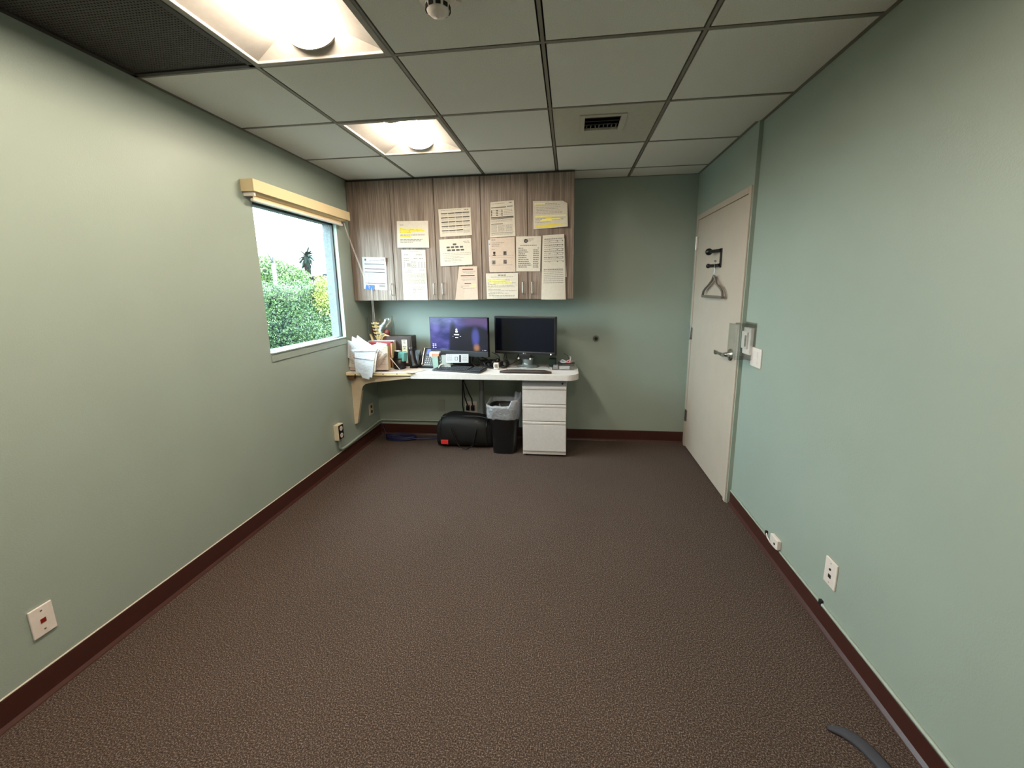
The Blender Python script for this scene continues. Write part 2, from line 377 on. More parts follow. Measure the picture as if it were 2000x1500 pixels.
# air vent tile
r = rowof(2.735); vx0, vx1, vy0, vy1 = GXs[3]+.012, GXs[4]-.012, GYs[r]+.012, GYs[r+1]-.012
VT = thing('air_vent', ((vx0+vx1)/2, (vy0+vy1)/2, bz), 'white ceiling air vent with a small dark louvred opening near the cabinets', 'vent')
ox0, ox1, oy0, oy1 = .075, .276, 2.575, 2.768
mb = MB()
for a in ((vx0, ox0, vy0, vy1), (ox1, vx1, vy0, vy1), (ox0, ox1, vy0, oy0), (ox0, ox1, oy1, vy1)): mb.box(*a, bz+.002, bz+.010)
mb.out('face_panel', VENTM, VT)
mb = MB(); 
for a in ((ox0-.03, ox0, oy0-.03, oy1+.045), (ox1, ox1+.03, oy0-.03, oy1+.045), (ox0, ox1, oy0-.03, oy0), (ox0, ox1, oy1, oy1+.045)): mb.box(*a, bz-.004, bz+.003)
mb.out('register_frame', VENTM, VT, bevel=.002)
MB().box(ox0, ox1, oy0, oy1, bz+.06, bz+.064).out('duct', BLACKM, VT)
for k in range(3):
    y = oy0+.02+k*.05
    MB().hexa([(ox0, y, bz+.004), (ox1, y, bz+.004), (ox1, y+.006, bz+.002), (ox0, y+.006, bz+.002)], [(ox0, y+.02, bz+.03), (ox1, y+.02, bz+.03), (ox1, y+.024, bz+.028), (ox0, y+.024, bz+.028)]).out('louvre', DARKG, VT)
for k in range(8):
    x = ox0+.014+k*.0245; d = random.uniform(-.006, .006)
    MB().hexa([(x, oy1-.05, bz+.003), (x+.004, oy1-.05, bz+.003), (x+.004+d, oy1-.004, bz+.003), (x+d, oy1-.004, bz+.003)], [(x, oy1-.05, bz+.03), (x+.004, oy1-.05, bz+.03), (x+.004, oy1, bz+.03), (x, oy1, bz+.03)]).out('damper_blade', GRID, VT)
# smoke detector
sc = at(855, 6, z=CH-.02); SM = thing('smoke_detector', (sc.x, sc.y, CH), 'round white smoke detector on the ceiling beside the nearer light', 'smoke detector')
MB().lathe([(.062, 0), (.062, -.012), (.056, -.018), (.04, -.02)], (sc.x, sc.y, CH+.002), 28).out('base', PLASTW, SM)
MB().lathe([(.041, -.016), (.041, -.03), (.036, -.046), (.024, -.056), (.008, -.059)], (sc.x, sc.y, CH), 28).out('dome', PLASTW, SM)
for k in range(10):
    a = 2*PI*k/10; ca, sa = math.cos(a), math.sin(a)
    mb = MB().box(-.008, .008, -.0015, .0015, -.006, .006); mb.xf(Matrix.Translation((sc.x+ca*.0395, sc.y+sa*.0395, CH-.037)) @ Matrix.Rotation(a+PI/2, 4, 'Z')).out('slot', BLACKM, SM)
for a in (.35, 2.1, 3.6, 5.2):
    mb = MB().prism([(-.014, 0), (.014, 0), (.008, .02), (-.008, .02)], 'z', -.012, 0)
    mb.xf(Matrix.Translation((sc.x+math.cos(a)*.056, sc.y+math.sin(a)*.056, CH-.002)) @ Matrix.Rotation(a-PI/2, 4, 'Z')).out('tab', PLASTW, SM)

# baseboards (rubber cove: vertical strip with a small toe)
def cove(name, a, b, nrm, h, label):
    a, b, nrm = Vector(a), Vector(b), Vector(nrm); mb = MB(); prof = [(0, 0), (.018, 0), (.016, .004), (.006, .016), (.004, h-.004), (.002, h), (0, h)]
    n = len(prof)
    mb.add([p+nrm*d+Vector((0, 0, z)) for p in (a, b) for d, z in prof], [tuple(range(n))[::-1], tuple(range(n, 2*n))]+[(i, (i+1) % n, n+(i+1) % n, n+i) for i in range(n)])
    st(mb.out(name, BASEB), label, 'baseboard')
cove('baseboard_left', (XL(Y0), Y0, 0), (XL(YB), YB, 0), (1, .0115, 0), .107, 'dark brown rubber baseboard along the left wall')
cove('baseboard_right', (XR, 2.775, 0), (XR, Y0, 0), (-1, 0, 0), .088, 'dark brown rubber baseboard along the right wall')
cove('baseboard_back', (XL(YB), YB, 0), (1.085, YB, 0), (0, -1, 0), .108, 'dark brown rubber baseboard along the far wall')
cove('baseboard_front', (1.1, Y0, 0), (-1.9, Y0, 0), (0, 1, 0), .1, 'dark brown rubber baseboard behind the viewer')
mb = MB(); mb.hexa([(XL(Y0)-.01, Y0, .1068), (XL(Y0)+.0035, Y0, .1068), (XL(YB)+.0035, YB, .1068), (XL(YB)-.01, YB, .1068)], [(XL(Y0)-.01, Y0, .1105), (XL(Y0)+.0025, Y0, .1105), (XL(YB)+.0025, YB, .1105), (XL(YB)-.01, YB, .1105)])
st(mb.out('trim_3', mat('caulk', (222, 214, 200), .5)), 'thin caulk line with a painted-in highlight on top of the left baseboard', 'trim')  # near-white colour paints in the highlight along this bead
# ------------------------------------------------------------------ door
door = thing('door_1', (XF, 3.32, 0), 'plain beige door in a beige frame in the right wall', 'door', kind='structure')
fy0, fy1, fz = 2.785, 3.868, 2.062; sy0, sy1, szt = 2.826, 3.826, 2.018
mb = MB(); xo = XF-.010
mb.box(xo, 1.15, fy0, sy0-.003, 0, fz).box(xo, 1.15, sy1+.003, fy1, 0, fz).box(xo, 1.15, sy0-.003, sy1+.003, szt+.003, fz)
mb.out('door_frame', DOORM, door, bevel=.002)
slab = MB().box(XF-.006, XF+.036, sy0, sy1, .012, szt).out('door_slab', DOORM, door, bevel=.0015)
mb = MB().box(1.10, 1.14, sy0-.02, sy1+.02, 0, fz); mb.out('door_stop', BLACKM, door)
for z in (1.83, 1.06, .30):
    mb = MB(); mb.tube([(XF-.014, sy1+.006, z-.055), (XF-.014, sy1+.006, z+.055)], .008, 10)
    mb.box(XF-.012, XF-.007, sy1-.028, sy1+.03, z-.052, z+.052); mb.out('hinge', CHROME, door)
hy = 2.895; hz = 1.015
mb = MB(); mb.lathe([(.042, XF-.006), (.042, XF-.013), (.036, XF-.018), (.017, XF-.020), (.014, XF-.06)], (0, hy, hz), 24, axis='x'); lv = mb.out('lever_handle', CHROME, door)
mb = MB(); mb.tube([(XF-.06, hy-.012, hz), (XF-.062, hy+.02, hz), (XF-.064, hy+.07, hz+.001), (XF-.066, hy+.115, hz-.001)], [.014, .0125, .010, .009], 12)
mb.box(XF-.074, XF-.058, hy+.10, hy+.135, hz-.015, hz+.013); mb.out('lever', CHROME, lv, bevel=.002)
MB().box(XF-.0085, XF-.0055, sy0-.001, sy0+.006, hz-.032, hz+.03).out('latch_plate', mat('bronze latch', (84, 56, 40), .4, metal=.6), door)

# double coat hook on the door
hk = thing('coat_hook', (XF-.006, 3.33, 1.66), 'black double coat hook mounted high on the beige door', 'hook')
MB().box(XF-.014, XF-.0062, 3.205, 3.235, 1.60, 1.735).out('back_plate', BLACK, hk, bevel=.003)
for nm, z, r, ln in (('upper_arm', 1.722, .026, .13), ('lower_arm', 1.618, .017, .12)):
    mb = MB(); yy = 3.22
    # arms project into the room, leaning towards the hinge side
    p = [(XF-.012, yy, z), (XF-.035, yy+.05, z-.002), (XF-.055, yy+ln, z)]
    mb.tube(p, [.013, .012, .012], 12, flat=1); mb.ball(p[-1], r, n=16); mb.out(nm, BLACK, hk)
# two hangers on the lower arm
def hanger(dx, dy, label, mt):
    bx, by, bz_ = XF-.035-dx, 3.245+dy, 1.628
    root = thing('coat_hanger', (bx, by, 1.39), label, 'hanger', 'clothes hangers on the door hook')
    hooky = [(bx, by+.012*math.cos(a), bz_+.010+.016*math.sin(a)) for a in [PI*.9-PI*1.4*k/8 for k in range(9)]]
    MB().tube(hooky+[(bx, by+.004, 1.588), (bx, by+.004, 1.545)], .0022, 8).out('hook_wire', CHROME, root)
    k = .95
    pts = [(bx, by+.004, 1.548), (bx, by-.03, 1.515), (bx, by-.065*k, 1.482), (bx, by-.145, 1.452), (bx, by-.185, 1.43), (bx, by-.20, 1.392)]
    pts2 = [(bx, 2*by+.008-p[1]+.035*(i > 1), p[2]) for i, p in enumerate(pts)]
    mb = MB(); mb.tube(pts, .006, 8); mb.tube(pts2, .006, 8); mb.out('shoulder_frame', mt, root)
    MB().tube([pts[-1], pts2[-1]], .0085, 8).out('trouser_bar', mt, root)
hanger(.006, 0, 'grey plastic clothes hanger on the black hook, nearer the room', GREYHW)
hanger(-.012, .035, 'grey plastic clothes hanger behind the other, against the beige door', GREYHW)

# ================================================================== LEFT WALL ITEMS
def lpt(y, z, d=0): return Vector((XL(y)+d, y, z))
def lbox(mb, y0, y1, z0, z1, d0, d1, m=0):
    return mb.hexa([lpt(y0, z0, d0), lpt(y0, z0, d1), lpt(y1, z0, d1), lpt(y1, z0, d0)], [lpt(y0, z1, d0), lpt(y0, z1, d1), lpt(y1, z1, d1), lpt(y1, z1, d0)], m)
# wall plate near left
wp = thing('jack_plate', lpt(1.097, .235), 'ivory wall plate with one red jack low on the near left wall', 'wall plate')
lbox(MB(), 1.062, 1.132, .235, .349, 0, .007).out('plate', PLASTW, wp, bevel=.003)
lbox(MB(), 1.089, 1.105, .284, .300, .0065, .0085).out('jack', mat('red jack', (130, 30, 20), .5), wp)
for z in (.255, .329): lbox(MB(), 1.094, 1.100, z, z+.005, .0068, .0078).out('screw', NICKEL, wp)
# surface outlet box far left
ob = thing('outlet_box', lpt(3.11, .24), 'ivory surface-mounted power outlet box low beside the desk bracket', 'outlet')
lbox(MB(), 3.068, 3.152, .238, .37, 0, .04).out('box', IVORY, ob, bevel=.003)
lbox(MB(), 3.074, 3.146, .244, .364, .0395, .043).out('face', BLACK, ob, bevel=.001)
for z in (.274, .334):
    mb = MB().lathe([(.020, .042), (.020, .0455)], (XL(3.11), 3.11, z), 20, axis='x'); rc = mb.out('receptacle', PLASTW, ob)
    for dy in (-.007, .007): MB().box(XL(3.11)+.0452, XL(3.11)+.0462, 3.11+dy-.0015, 3.11+dy+.0015, z-.003, z+.007).out('slot', BLACKM, rc)
# second outlet under desk, left wall
oc = thing('outlet_plate', lpt(3.74, .26), 'ivory wall outlet plate in the shade under the desk on the left wall', 'outlet')
lbox(MB(), 3.70, 3.785, .258, .372, 0, .007).out('plate', IVORY, oc, bevel=.002)
for z in (.29, .34): MB().lathe([(.016, .006), (.016, .010)], (XL(3.74), 3.742, z), 18, axis='x').out('receptacle', DARKG, oc)
# raceways
rw = thing('cable_raceway', lpt(3.5, .12), 'green painted cable conduit above the baseboard in the desk corner', 'conduit')
mb = MB(); mb.tube([lpt(3.115, .24, .014), lpt(3.115, .155, .014), lpt(3.14, .137, .014), lpt(3.2, .132, .014), (XL(3.85)+.014, 3.86, .150)], .011, 10).out('left_run', PAINT, rw)
mb = MB(); mb.tube([(XL(3.86)+.014, 3.86, .150), (XL(3.9)+.03, YB-.014, .152), (-1.35, YB-.014, .158), (-1.0, YB-.014, .16)], .011, 10).out('back_run', PAINT, rw)

# roller shade
sh = thing('roller_shade', (XL(2.9)+.04, 2.9, 2.0), 'raised cream window shade with a boxed valance over the window', 'window shade')
y0, y1 = 2.37, 3.485; vz0, vz1 = 2.053, 2.122
mb = MB(); D = .085
mb.hexa([lpt(y0, vz0, D-.008), lpt(y0, vz0, D), lpt(y1, vz0, D), lpt(y1, vz0, D-.008)], [lpt(y0, vz1, D-.008), lpt(y0, vz1, D), lpt(y1, vz1, D), lpt(y1, vz1, D-.008)])
mb.out('valance', CREAMF, sh, bevel=.002)
lbox(MB(), y0, y0+.008, vz0, vz1, .001, D-.008).out('valance_return', CREAMF, sh)
lbox(MB(), y1-.008, y1, vz0, vz1, .001, D-.008).out('valance_return', CREAMF, sh)
lbox(MB(), y0+.008, y1-.008, vz1-.02, vz1-.006, .001, D-.01).out('headrail', DARKG, sh)
mb = MB(); mb.tube([lpt(2.40, 2.062, .042), lpt(3.45, 2.062, .042)], .024, 14).out('fabric_roll', CREAMF, sh)
mb = MB(); lbox(mb, 2.40, 3.42, 2.004, 2.020, .030, .052).out('bottom_rail', PLASTW, sh, bevel=.004)
lbox(MB(), 2.41, 3.41, 2.018, 2.06, .040, .043).out('shade_fabric', CREAMF, sh)
lbox(MB(), 2.385, 2.40, 2.03, 2.11, .002, .07).out('end_bracket', PLASTW, sh)
cp = [at(671, 434, y=3.46), at(678, 457, y=3.50), at(693.6, 498, y=3.56), at(708.5, 537, y=3.58), at(722, 564, y=3.584)]
MB().tube(cp, .0014, 6).out('pull_cord', PLASTW, sh)
cp2 = [(p[0]+.006*(i > 0), p[1]-.004, p[2]+.01) for i, p in enumerate([tuple(q) for q in cp])]
MB().tube(cp2, .0014, 6).out('pull_cord', PLASTW, sh)
for dx in (0, .010):
    mb = MB(); pts = [(-1.765+dx*.3, 3.584, 1.49), (-1.768+dx*.5, 3.582, 1.43), (-1.775+dx, 3.59, 1.37), (-1.80+dx*1.4, 3.645, 1.24), (-1.815+dx*1.8, 3.66, 1.165)]
    mb.tube(pts, .0009, 6)
    P = [Vector(p) for p in pts]
    for i in range(len(P)-1):
        n = max(2, int((P[i+1]-P[i]).length/.009))
        for k in range(n): mb.ball(P[i].lerp(P[i+1], k/n), .0021, n=6)
    mb.out('bead_chain', PLASTW, sh)

# ================================================================== RIGHT WALL ITEMS
def rplate(name, y0, y1, z0, z1, label, cat, d=.007, m=PLASTW):
    t = thing(name, (XR, (y0+y1)/2, z0), label, cat)
    MB().box(XR-d, XR, y0, y1, z0, z1).out('plate', m, t, bevel=.0025)
    return t
jp = rplate('jack_plate', 1.66, 1.737, .213, .33, 'white wall plate with two jacks low on the near right wall', 'wall plate')
MB().box(XR-.009, XR-.0065, 1.69, 1.706, .25, .265).out('jack', BLACKM, jp)
MB().lathe([(.005, XR-.010), (.005, XR-.0065)], (0, 1.699, .288), 12, axis='x').out('coax_port', DARKG, jp)
for z in (.226, .314): MB().box(XR-.0078, XR-.0068, 1.696, 1.702, z, z+.004).out('screw', NICKEL, jp)
jb = rplate('jack_box', 2.095, 2.175, .106, .155, 'small white surface jack box just above the right baseboard', 'wall plate', d=.02)
jb.children[0].name = 'housing'
MB().box(XR-.022, XR-.0195, 2.118, 2.13, .118, .128).out('jack', BLACKM, jb)
cbl = MB().tube([(XR-.008, 2.245, .118), (XR-.009, 2.225, .098), (XR-.011, 2.19, .093), (XR-.012, 2.15, .094), (XR-.012, 2.12, .097), (XR-.011, 2.10, .104)], .0035, 8).out('jack_cable', PLASTW)
tag(cbl, 'short white cable looping below the small jack box over the right baseboard', 'cable')
MB().box(XR-.012, XR, 2.238, 2.25, .106, .124).out('clip', BLACKM, cbl)
sw = rplate('light_switch', 2.513, 2.650, .990, 1.104, 'white rocker light switch plate on the right wall under the clear box', 'light switch')
MB().box(XR-.010, XR-.0065, 2.555, 2.608, 1.012, 1.082).out('rocker', PLASTW, sw, bevel=.001)
# painted cable along the right baseboard
pc = thing('painted_cable', (XR-.004, 2.2, .09), 'thin green painted cable run on top of the right baseboard', 'cable')
MB().tube([(XR-.005, 2.77, .096), (XR-.005, 2.25, .098)], .006, 8).out('far_run', PAINT, pc)
MB().tube([(XR-.005, 2.09, .098), (XR-.005, 1.74, .1)], .006, 8).out('middle_run', PAINT, pc)
MB().tube([(XR-.005, 1.72, .1), (XR-.005, Y0+.05, .1)], .007, 8).out('near_run', PAINT, pc)
MB().box(XR-.012, XR, 1.722, 1.738, .094, .116).out('clip', BLACKM, pc)
# thermostat under an acrylic guard
th = thing('thermostat', (XR, 2.70, 1.06), 'white thermostat inside the clear guard box beside the door', 'thermostat')
MB().box(XR-.022, XR-.001, 2.64, 2.745, 1.05, 1.215).out('body', PLASTW, th, bevel=.004)
MB().box(XR-.034, XR-.0215, 2.662, 2.742, 1.085, 1.19).out('cover', PLASTW, th, bevel=.003)
MB().box(XR-.0355, XR-.0335, 2.668, 2.690, 1.10, 1.17).out('scale', INKL, th)
MB().box(XR-.037, XR-.0335, 2.680, 2.686, 1.14, 1.146).out('knob', BLACKM, th)
gd = thing('thermostat_guard', (XR, 2.68, 1.0), 'clear acrylic guard box enclosing the thermostat beside the door', 'guard')
gy0_, gy1_, gz0, gz1, gd_ = 2.625, 2.765, 1.025, 1.238, .105; t = .003
mb = MB(); mb.box(XR-gd_, XR-gd_+t, gy0_, gy1_, gz0, gz1).box(XR-gd_, XR-.001, gy0_, gy0_+t, gz0, gz1).box(XR-gd_, XR-.001, gy1_-t, gy1_, gz0, gz1)
mb.box(XR-gd_, XR-.001, gy0_, gy1_, gz1-t, gz1).box(XR-gd_, XR-.001, gy0_, gy1_, gz0, gz0+t)
mb.out('cover', ACRYL, gd)
MB().box(XR-.005, XR-.001, gy0_-.012, gy1_+.006, gz0-.012, gz1+.01).out('base_flange', ACRYL, gd)
MB().box(XR-.09, XR-.065, 2.69, 2.70, gz1, gz1+.008).out('lock', CHROME, gd)

# ================================================================== BACK WALL ITEMS
t1 = thing('blank_plate', (-1.282, YB, .26), 'blank grey-green wall plate under the desk beside the duffel bag', 'wall plate')
MB().box(-1.318, -1.246, YB-.007, YB, .262, .378).out('plate', mat('aged plate', (150, 156, 146), .5), t1, bevel=.002)
t2 = thing('outlet_plate', (-.975, YB, .25), 'power outlet with black plugs above the duffel bag on the far wall', 'outlet')
MB().box(-1.036, -.912, YB-.007, YB, .252, .366).out('plate', PLASTW, t2, bevel=.002)
for x in (-1.0, -.95): MB().box(x-.018, x+.016, YB-.04, YB-.0065, .28, .33).out('plug', BLACK, t2, bevel=.004)
dk = thing('wall_bumper', (.248, YB, .985), 'round chrome door bumper on the green far wall right of the desk', 'door bumper')
MB().lathe([(.030, 0), (.030, -.008), (.022, -.016)], (.248, YB, 1.0), 24, axis='y').out('rose', CHROME, dk)
MB().lathe([(.015, -.014), (.015, -.022), (.010, -.026)], (.248, YB, 1.0), 18, axis='y').out('pad', BLACKM, dk)

# ================================================================== WALL CABINETS
CF = 3.60; cz0, cz1 = 1.380, 2.392
xs = [-1.943, -1.548, -1.158, -.754, -.357, .031]
units = [(0, 1, 'single-door wood-grain wall cabinet next to the window'), (1, 3, 'double-door wood-grain wall cabinet in the middle of the row'), (3, 5, 'double-door wood-grain wall cabinet at the right end of the row')]
def handle(x, par):
    mb = MB(); ya = CF-.030
    mb.tube([(x, CF+.001, 1.527), (x, ya, 1.520)], .0035, 8); mb.tube([(x, CF+.001, 1.425), (x, ya, 1.432)], .0035, 8)
    mb.tube([(x, ya, 1.522), (x, ya-.003, 1.476), (x, ya, 1.430)], .0045, 8); mb.out('handle', NICKEL, par)
hx = {0: -1.578, 1: -1.185, 2: -1.106, 3: -.402, 4: -.320}
for a, b, lab in units:
    cb = thing('wall_cabinet', ((xs[a]+xs[b])/2, (CF+YB)/2, cz0), lab, 'cabinet', 'wood-grain wall cabinets')
    MB().box(xs[a]+.0005, xs[b]-.0005, CF+.021, YB-.001, cz0+.003, cz1-.001).out('body', WOOD, cb)
    for i in range(a, b):
        d = MB().box(xs[i]+.0026, xs[i+1]-.0026, CF, CF+.019, cz0, cz1).out('door', WOOD, cb, bevel=.001)
        handle(hx[i], d)
f = tag(MB().box(-1.943, .031, CF+.014, CF+.03, cz1, CH-.003).out('filler_strip', mat('dark filler', (60, 52, 46), .6)), 'dark narrow filler strip between the wall cabinets and ceiling', 'filler')

# ------------------------------------------------------------------ papers
def paper(name, corners, lift, prints, mats, label, cat='paper', group=None, y=None, parent=None, base=PAPER, cut=None, sag=None):
    """corners TL,TR,BR,BL as vectors; lift(u,v)->metres toward the viewer; prints (u0,v0,u1,v1,mat); v runs down"""
    TL, TR, BR, BL = [Vector(c) for c in corners]
    n0 = (TR-TL).cross(BL-TL).normalized()
    if n0.y > 0: n0 = -n0
    def P(u, v, e=0):
        return (TL*(1-u)+TR*u)*(1-v)+(BL*(1-u)+BR*u)*v + n0*(lift(u, v)+e)
    mb = MB(); N, M = 8, 10
    vs = [P(i/N, j/M) for j in range(M+1) for i in range(N+1)]
    fs = [(j*(N+1)+i, j*(N+1)+i+1, (j+1)*(N+1)+i+1, (j+1)*(N+1)+i) for j in range(M) for i in range(N)]
    if cut == 'TR': fs = [q for q in fs if q != fs[N-1]]; k = N-1; fs.append((N-1, 2*N+1, 2*N)); 
    mb.add(vs, fs, 0, False)
    vs2 = [P(i/N, j/M, -.0006) for j in range(M+1) for i in range(N+1)]; mb.add(vs2, fs, 0)
    for (u0, v0, u1, v1, m) in prints:
        k = max(1, int((u1-u0)*4)); 
        for q in range(k):
            a, b = lerp(u0, u1, q/k), lerp(u0, u1, (q+1)/k)
            mb.quad(P(a, v1, .0006), P(b, v1, .0006), P(b, v0, .0006), P(a, v0, .0006), m)
    o = mb.out(name, [base]+mats, parent)
    if label: tag(o, label, cat, group)
    return o
ML = [INK, INKM, INKL, YEL, PYEL, RED, PINKT, ORANGE]   # material slots 1..8
def line(u0, u1, v, h=.012, m=3, words=True, rnd=random):
    out = []; u = u0
    if not words: return [(u0, v, u1, v+h, m)]
    while u < u1-.01:
        w_ = rnd.uniform(.03, .1); out.append((u, v, min(u+w_, u1), v+h, m)); u += w_+.014
    return out
def cab(tl, tr, br, bl, d=.003):
    return [at(*p, y=CF-d) for p in (tl, tr, br, bl)]
flat = lambda u, v: .0015
G = 'printed papers taped to the wall cabinets'
rr = random
# 1 blue-taped sheet
p = []
p += [(.10, .05, .17, .11, 2)]; p += line(.28, .78, .10, .016, 2); p += line(.8, .95, .07, .02, 2); p += line(.12, .9, .145, .01)
for v in (.20, .35, .455, .80): p.append((.09, v, .93, v+.02, 1))
p.append((.09, .37, .93, .41, 7)); p.append((.09, .42, .93, .45, 7))
for v in (.24, .28): p += line(.12, .9, v, .01)
for v in [.50+.036*k for k in range(8)]: p += line(.2, .92, v, .01)
p.append((.66, .85, .92, .91, 3))
o = paper('notice', cab((707, 502), (754, 503), (757, 567), (711, 564)), lambda u, v: .0015+(.02*max(0, u-.75)*4*max(0, .3-v)*3), p, ML, 'white form with red bands on the leftmost cabinet door, blue tape at its foot', group=G, base=PAPERB)
tl, tr, br, bl = [at(*q, y=CF-.012) for q in ((715, 556), (731, 557), (730, 567), (714, 564))]
MB().add([tl, tr, br, bl]+[Vector(q)+Vector((0, .0012, 0)) for q in (tl, tr, br, bl)], [(0, 1, 2, 3), (7, 6, 5, 4), (0, 4, 5, 1), (1, 5, 6, 2), (2, 6, 7, 3), (3, 7, 4, 0)]).out('blue_tape', BLUET, o)
# 2 yellow highlighted
p = line(.10, .22, .14, .02, 1)
for v, a, b in ((.24, .1, .18), (.29, .1, .80), (.345, .1, .88), (.405, .1, .46), (.565, .1, .44)): p.append((a, v, b, v+.05, 4)); 
for v, a, b in ((.25, .1, .18), (.30, .1, .78), (.355, .1, .86), (.41, .1, .45), (.575, .1, .43)): p += [(q[0], q[1], q[2], q[3], 2) for q in line(a, b, v+.01, .016)]
for v, b in ((.515, .88), (.68, .8), (.735, .75), (.785, .5)): p += line(.1, b, v, .018, 2)
paper('notice', cab((775, 432), (836, 431), (839, 484), (777, 484)), lambda u, v: .002+.008*v, p, ML, 'landscape sheet with orange-yellow highlighting on the second cabinet door', group=G)
# 3 tall grey form
p = line(.3, .75, .03, .006); 
for v, a, b in ((.09, .1, .3), (.09, .6, .85), (.16, .08, .32), (.16, .5, .68), (.16, .72, .9), (.2, .08, .3)): p += line(a, b, v, .014, 3)
for a, b, v0, v1 in ((.22, .36, .26, .34), (.38, .6, .23, .36)): 
    for k in range(7): p += line(a, b, lerp(v0, v1, k/7), .009, 3)
for a in (.08, .68, .8, .92): 
    for v in (.25, .29, .33): p.append((a, v, a+.05, v+.018, 3))
p += line(.2, .45, .39, .014, 3)+line(.7, .95, .39, .014, 3)+line(.1, .4, .43, .014, 3)
for k in range(10): p += line(.06, .94, .46+.0115*k, .006, 3)
for k in range(7): p += line(.06, .94, .585+.0125*k, .007, 3)
p += [(.03, .675, .97, .679, 3)]; p += line(.35, .6, .70, .006)
for k in range(3): p += line(.06, .94, .73+.025*k, .008, 3)
for k in range(9): p += line(.40, .54, .77+.022*k, .009, 3)+line(.6, .8, .77+.022*k, .006, 3)
o = paper('notice', cab((784, 488), (831, 488), (836, 586), (789, 586)), lambda u, v: .002+(.004*math.sin(v*3)), p, ML, 'long pale grey form of small print hanging low on the second cabinet door', group=G)
# 4 five rows of dark bars
p = line(.08, .7, .05, .012, 3)+line(.8, .93, .05, .02, 2)
for r_ in range(5):
    for c_ in range(4):
        if r_ == 4 and c_ == 3: continue
        a = .07+c_*.225; v = .15+r_*.155; p.append((a, v, a+.21, v+.03, 1))
        for k in range(2): p += line(a+.01, a+.2, v+.055+.035*k, .008, 3)
for k in range(4): p += line(.74, .95, .77+.035*k, .012, 3)
paper('notice', cab((856, 409), (919, 405), (922, 459), (860, 463)), flat, p, ML, 'landscape sheet with five rows of dark heading bars on the third cabinet door', group=G)
# 5 org chart blocks
p = []
p.append((.42, .17, .53, .235, 2))
for c_ in range(4): p.append((.215+c_*.14, .275, .32+c_*.14, .34, 2)); p.append((.235+c_*.14, .385, .345+c_*.14, .45, 2))
p += line(.75, .93, .1, .015)+line(.78, .95, .15, .015)
for v, a, b in ((.53, .1, .97), (.59, .08, .97), (.66, .15, .6), (.71, .1, .75), (.78, .12, .65), (.82, .15, .7), (.9, .4, .5)): p += line(a, b, v, .012, 3)
paper('notice', cab((858, 468), (920, 465), (923, 517), (861, 520)), lambda u, v: .002+.01*max(0, v-.6), p, ML, 'landscape sheet with small grey block chart, below the five-row sheet', group=G)
# 6 red bars, curled
p = [(.2, .07, .78, .10, 6), (.14, .255, .86, .285, 6), (.36, .495, .68, .522, 6), (.74, .53, .92, .548, 5), (.66, .585, .92, .605, 5)]
for v, a, b in ((.14, .2, .9), (.17, .25, .85), (.20, .4, .8), (.33, .2, .92), (.37, .2, .92), (.40, .25, .9), (.58, .2, .6), (.62, .2, .3), (.65, .3, .85)): p += line(a, b, v, .010, 3)
paper('notice', [at(*q, y=CF-.004) for q in ((897, 521), (932, 520), (934, 585), (890, 586))], lambda u, v: .004+.03*max(0, .35-u)*(.3+.7*v)+.0, p, ML, 'narrow curled sheet with dark red bars at the foot of the third cabinet door', group=G, base=PINKP)
# 7 black header portrait sheet
p = line(.05, .6, .05, .012, 3)+line(.78, .9, .04, .02, 1)
p += [(.03, .155, .66, .175, 1), (.7, .145, .93, .165, 1), (.03, .43, .95, .455, 1), (.03, .465, .95, .485, 2), (.04, .62, .52, .635, 1), (.05, .875, .93, .885, 2)]
for r_ in range(4):
    v = .235+r_*.045; p += [(.03, v, .08, v+.03, 1), (.24, v, .33, v+.026, 2), (.46, v, .51, v+.028, 1)]; p += line(.1, .22, v, .01)+line(.35, .45, v, .01)+line(.56, .92, v, .01)
for k in range(3): p += line(.05, .9, .50+.03*k, .01)
for k in range(9): p += line(.05, .28, .66+.022*k, .008, 3)+line(.32, .58, .66+.022*k, .008, 3)+line(.62, .9, .66+.022*k, .008, 3)
for k in range(2): p += line(.05, .9, .90+.03*k, .01)
paper('notice', cab((958, 395), (1004, 391), (1007, 461), (957, 464)), flat, p, ML, 'portrait sheet with black header bars, topmost on the fourth cabinet door', group=G)
# 8 sheet protector with four portraits
p = line(.06, .22, .05, .018, 2)
for v, b in ((.14, .6), (.19, .38), (.235, .4), (.33, .2)): p += line(.07, b, v, .014, 3)
for k in range(6): p += line(.06, .95, .52+.0*k, .006, 3) if k == 0 else []
p += line(.06, .9, .79, .008)+line(.06, .9, .57, .006)
for (a, v) in ((.1, .40), (.53, .39), (.08, .65), (.53, .64)):
    if (a, v) != (.1, .40): p.append((a, v, a+.14, v+.115, 3)); p.append((a+.035, v+.02, a+.105, v+.075, 1)); p.append((a+.02, v+.08, a+.12, v+.112, 2)); p.append((a+.045, v+.032, a+.09, v+.068, 8))
    else: p += [(a+.03, v+.0, a+.12, v+.06, 1), (a+.055, v+.06, a+.095, v+.09, 1), (a+.01, v+.09, a+.14, v+.115, 1)]
paper('notice', cab((957, 465), (1005, 463), (1007, 531), (957, 532), .006), flat, p, ML, 'sheet with four small portrait pictures below the black-header sheet', group=G, base=PINKP)
sp = tag(MB().quad(*[at(*q, y=CF-.003) for q in ((953.5, 469), (959, 468), (960, 529), (956, 530))]).quad(*[at(*q, y=CF-.002) for q in ((953.5, 469), (959, 468), (960, 529), (956, 530))]).out('binder_strip', PAPERB), 'punched white edge strip behind the four-portrait sheet', 'strip')
for q in ((956, 477), (957, 500), (958, 523)):
    c_ = at(*q, y=CF-.0035); MB().lathe([(.004, 0), (.004, .0004)], (c_.x, c_.y, c_.z), 10, axis='y').out('punch_hole', INK, sp)
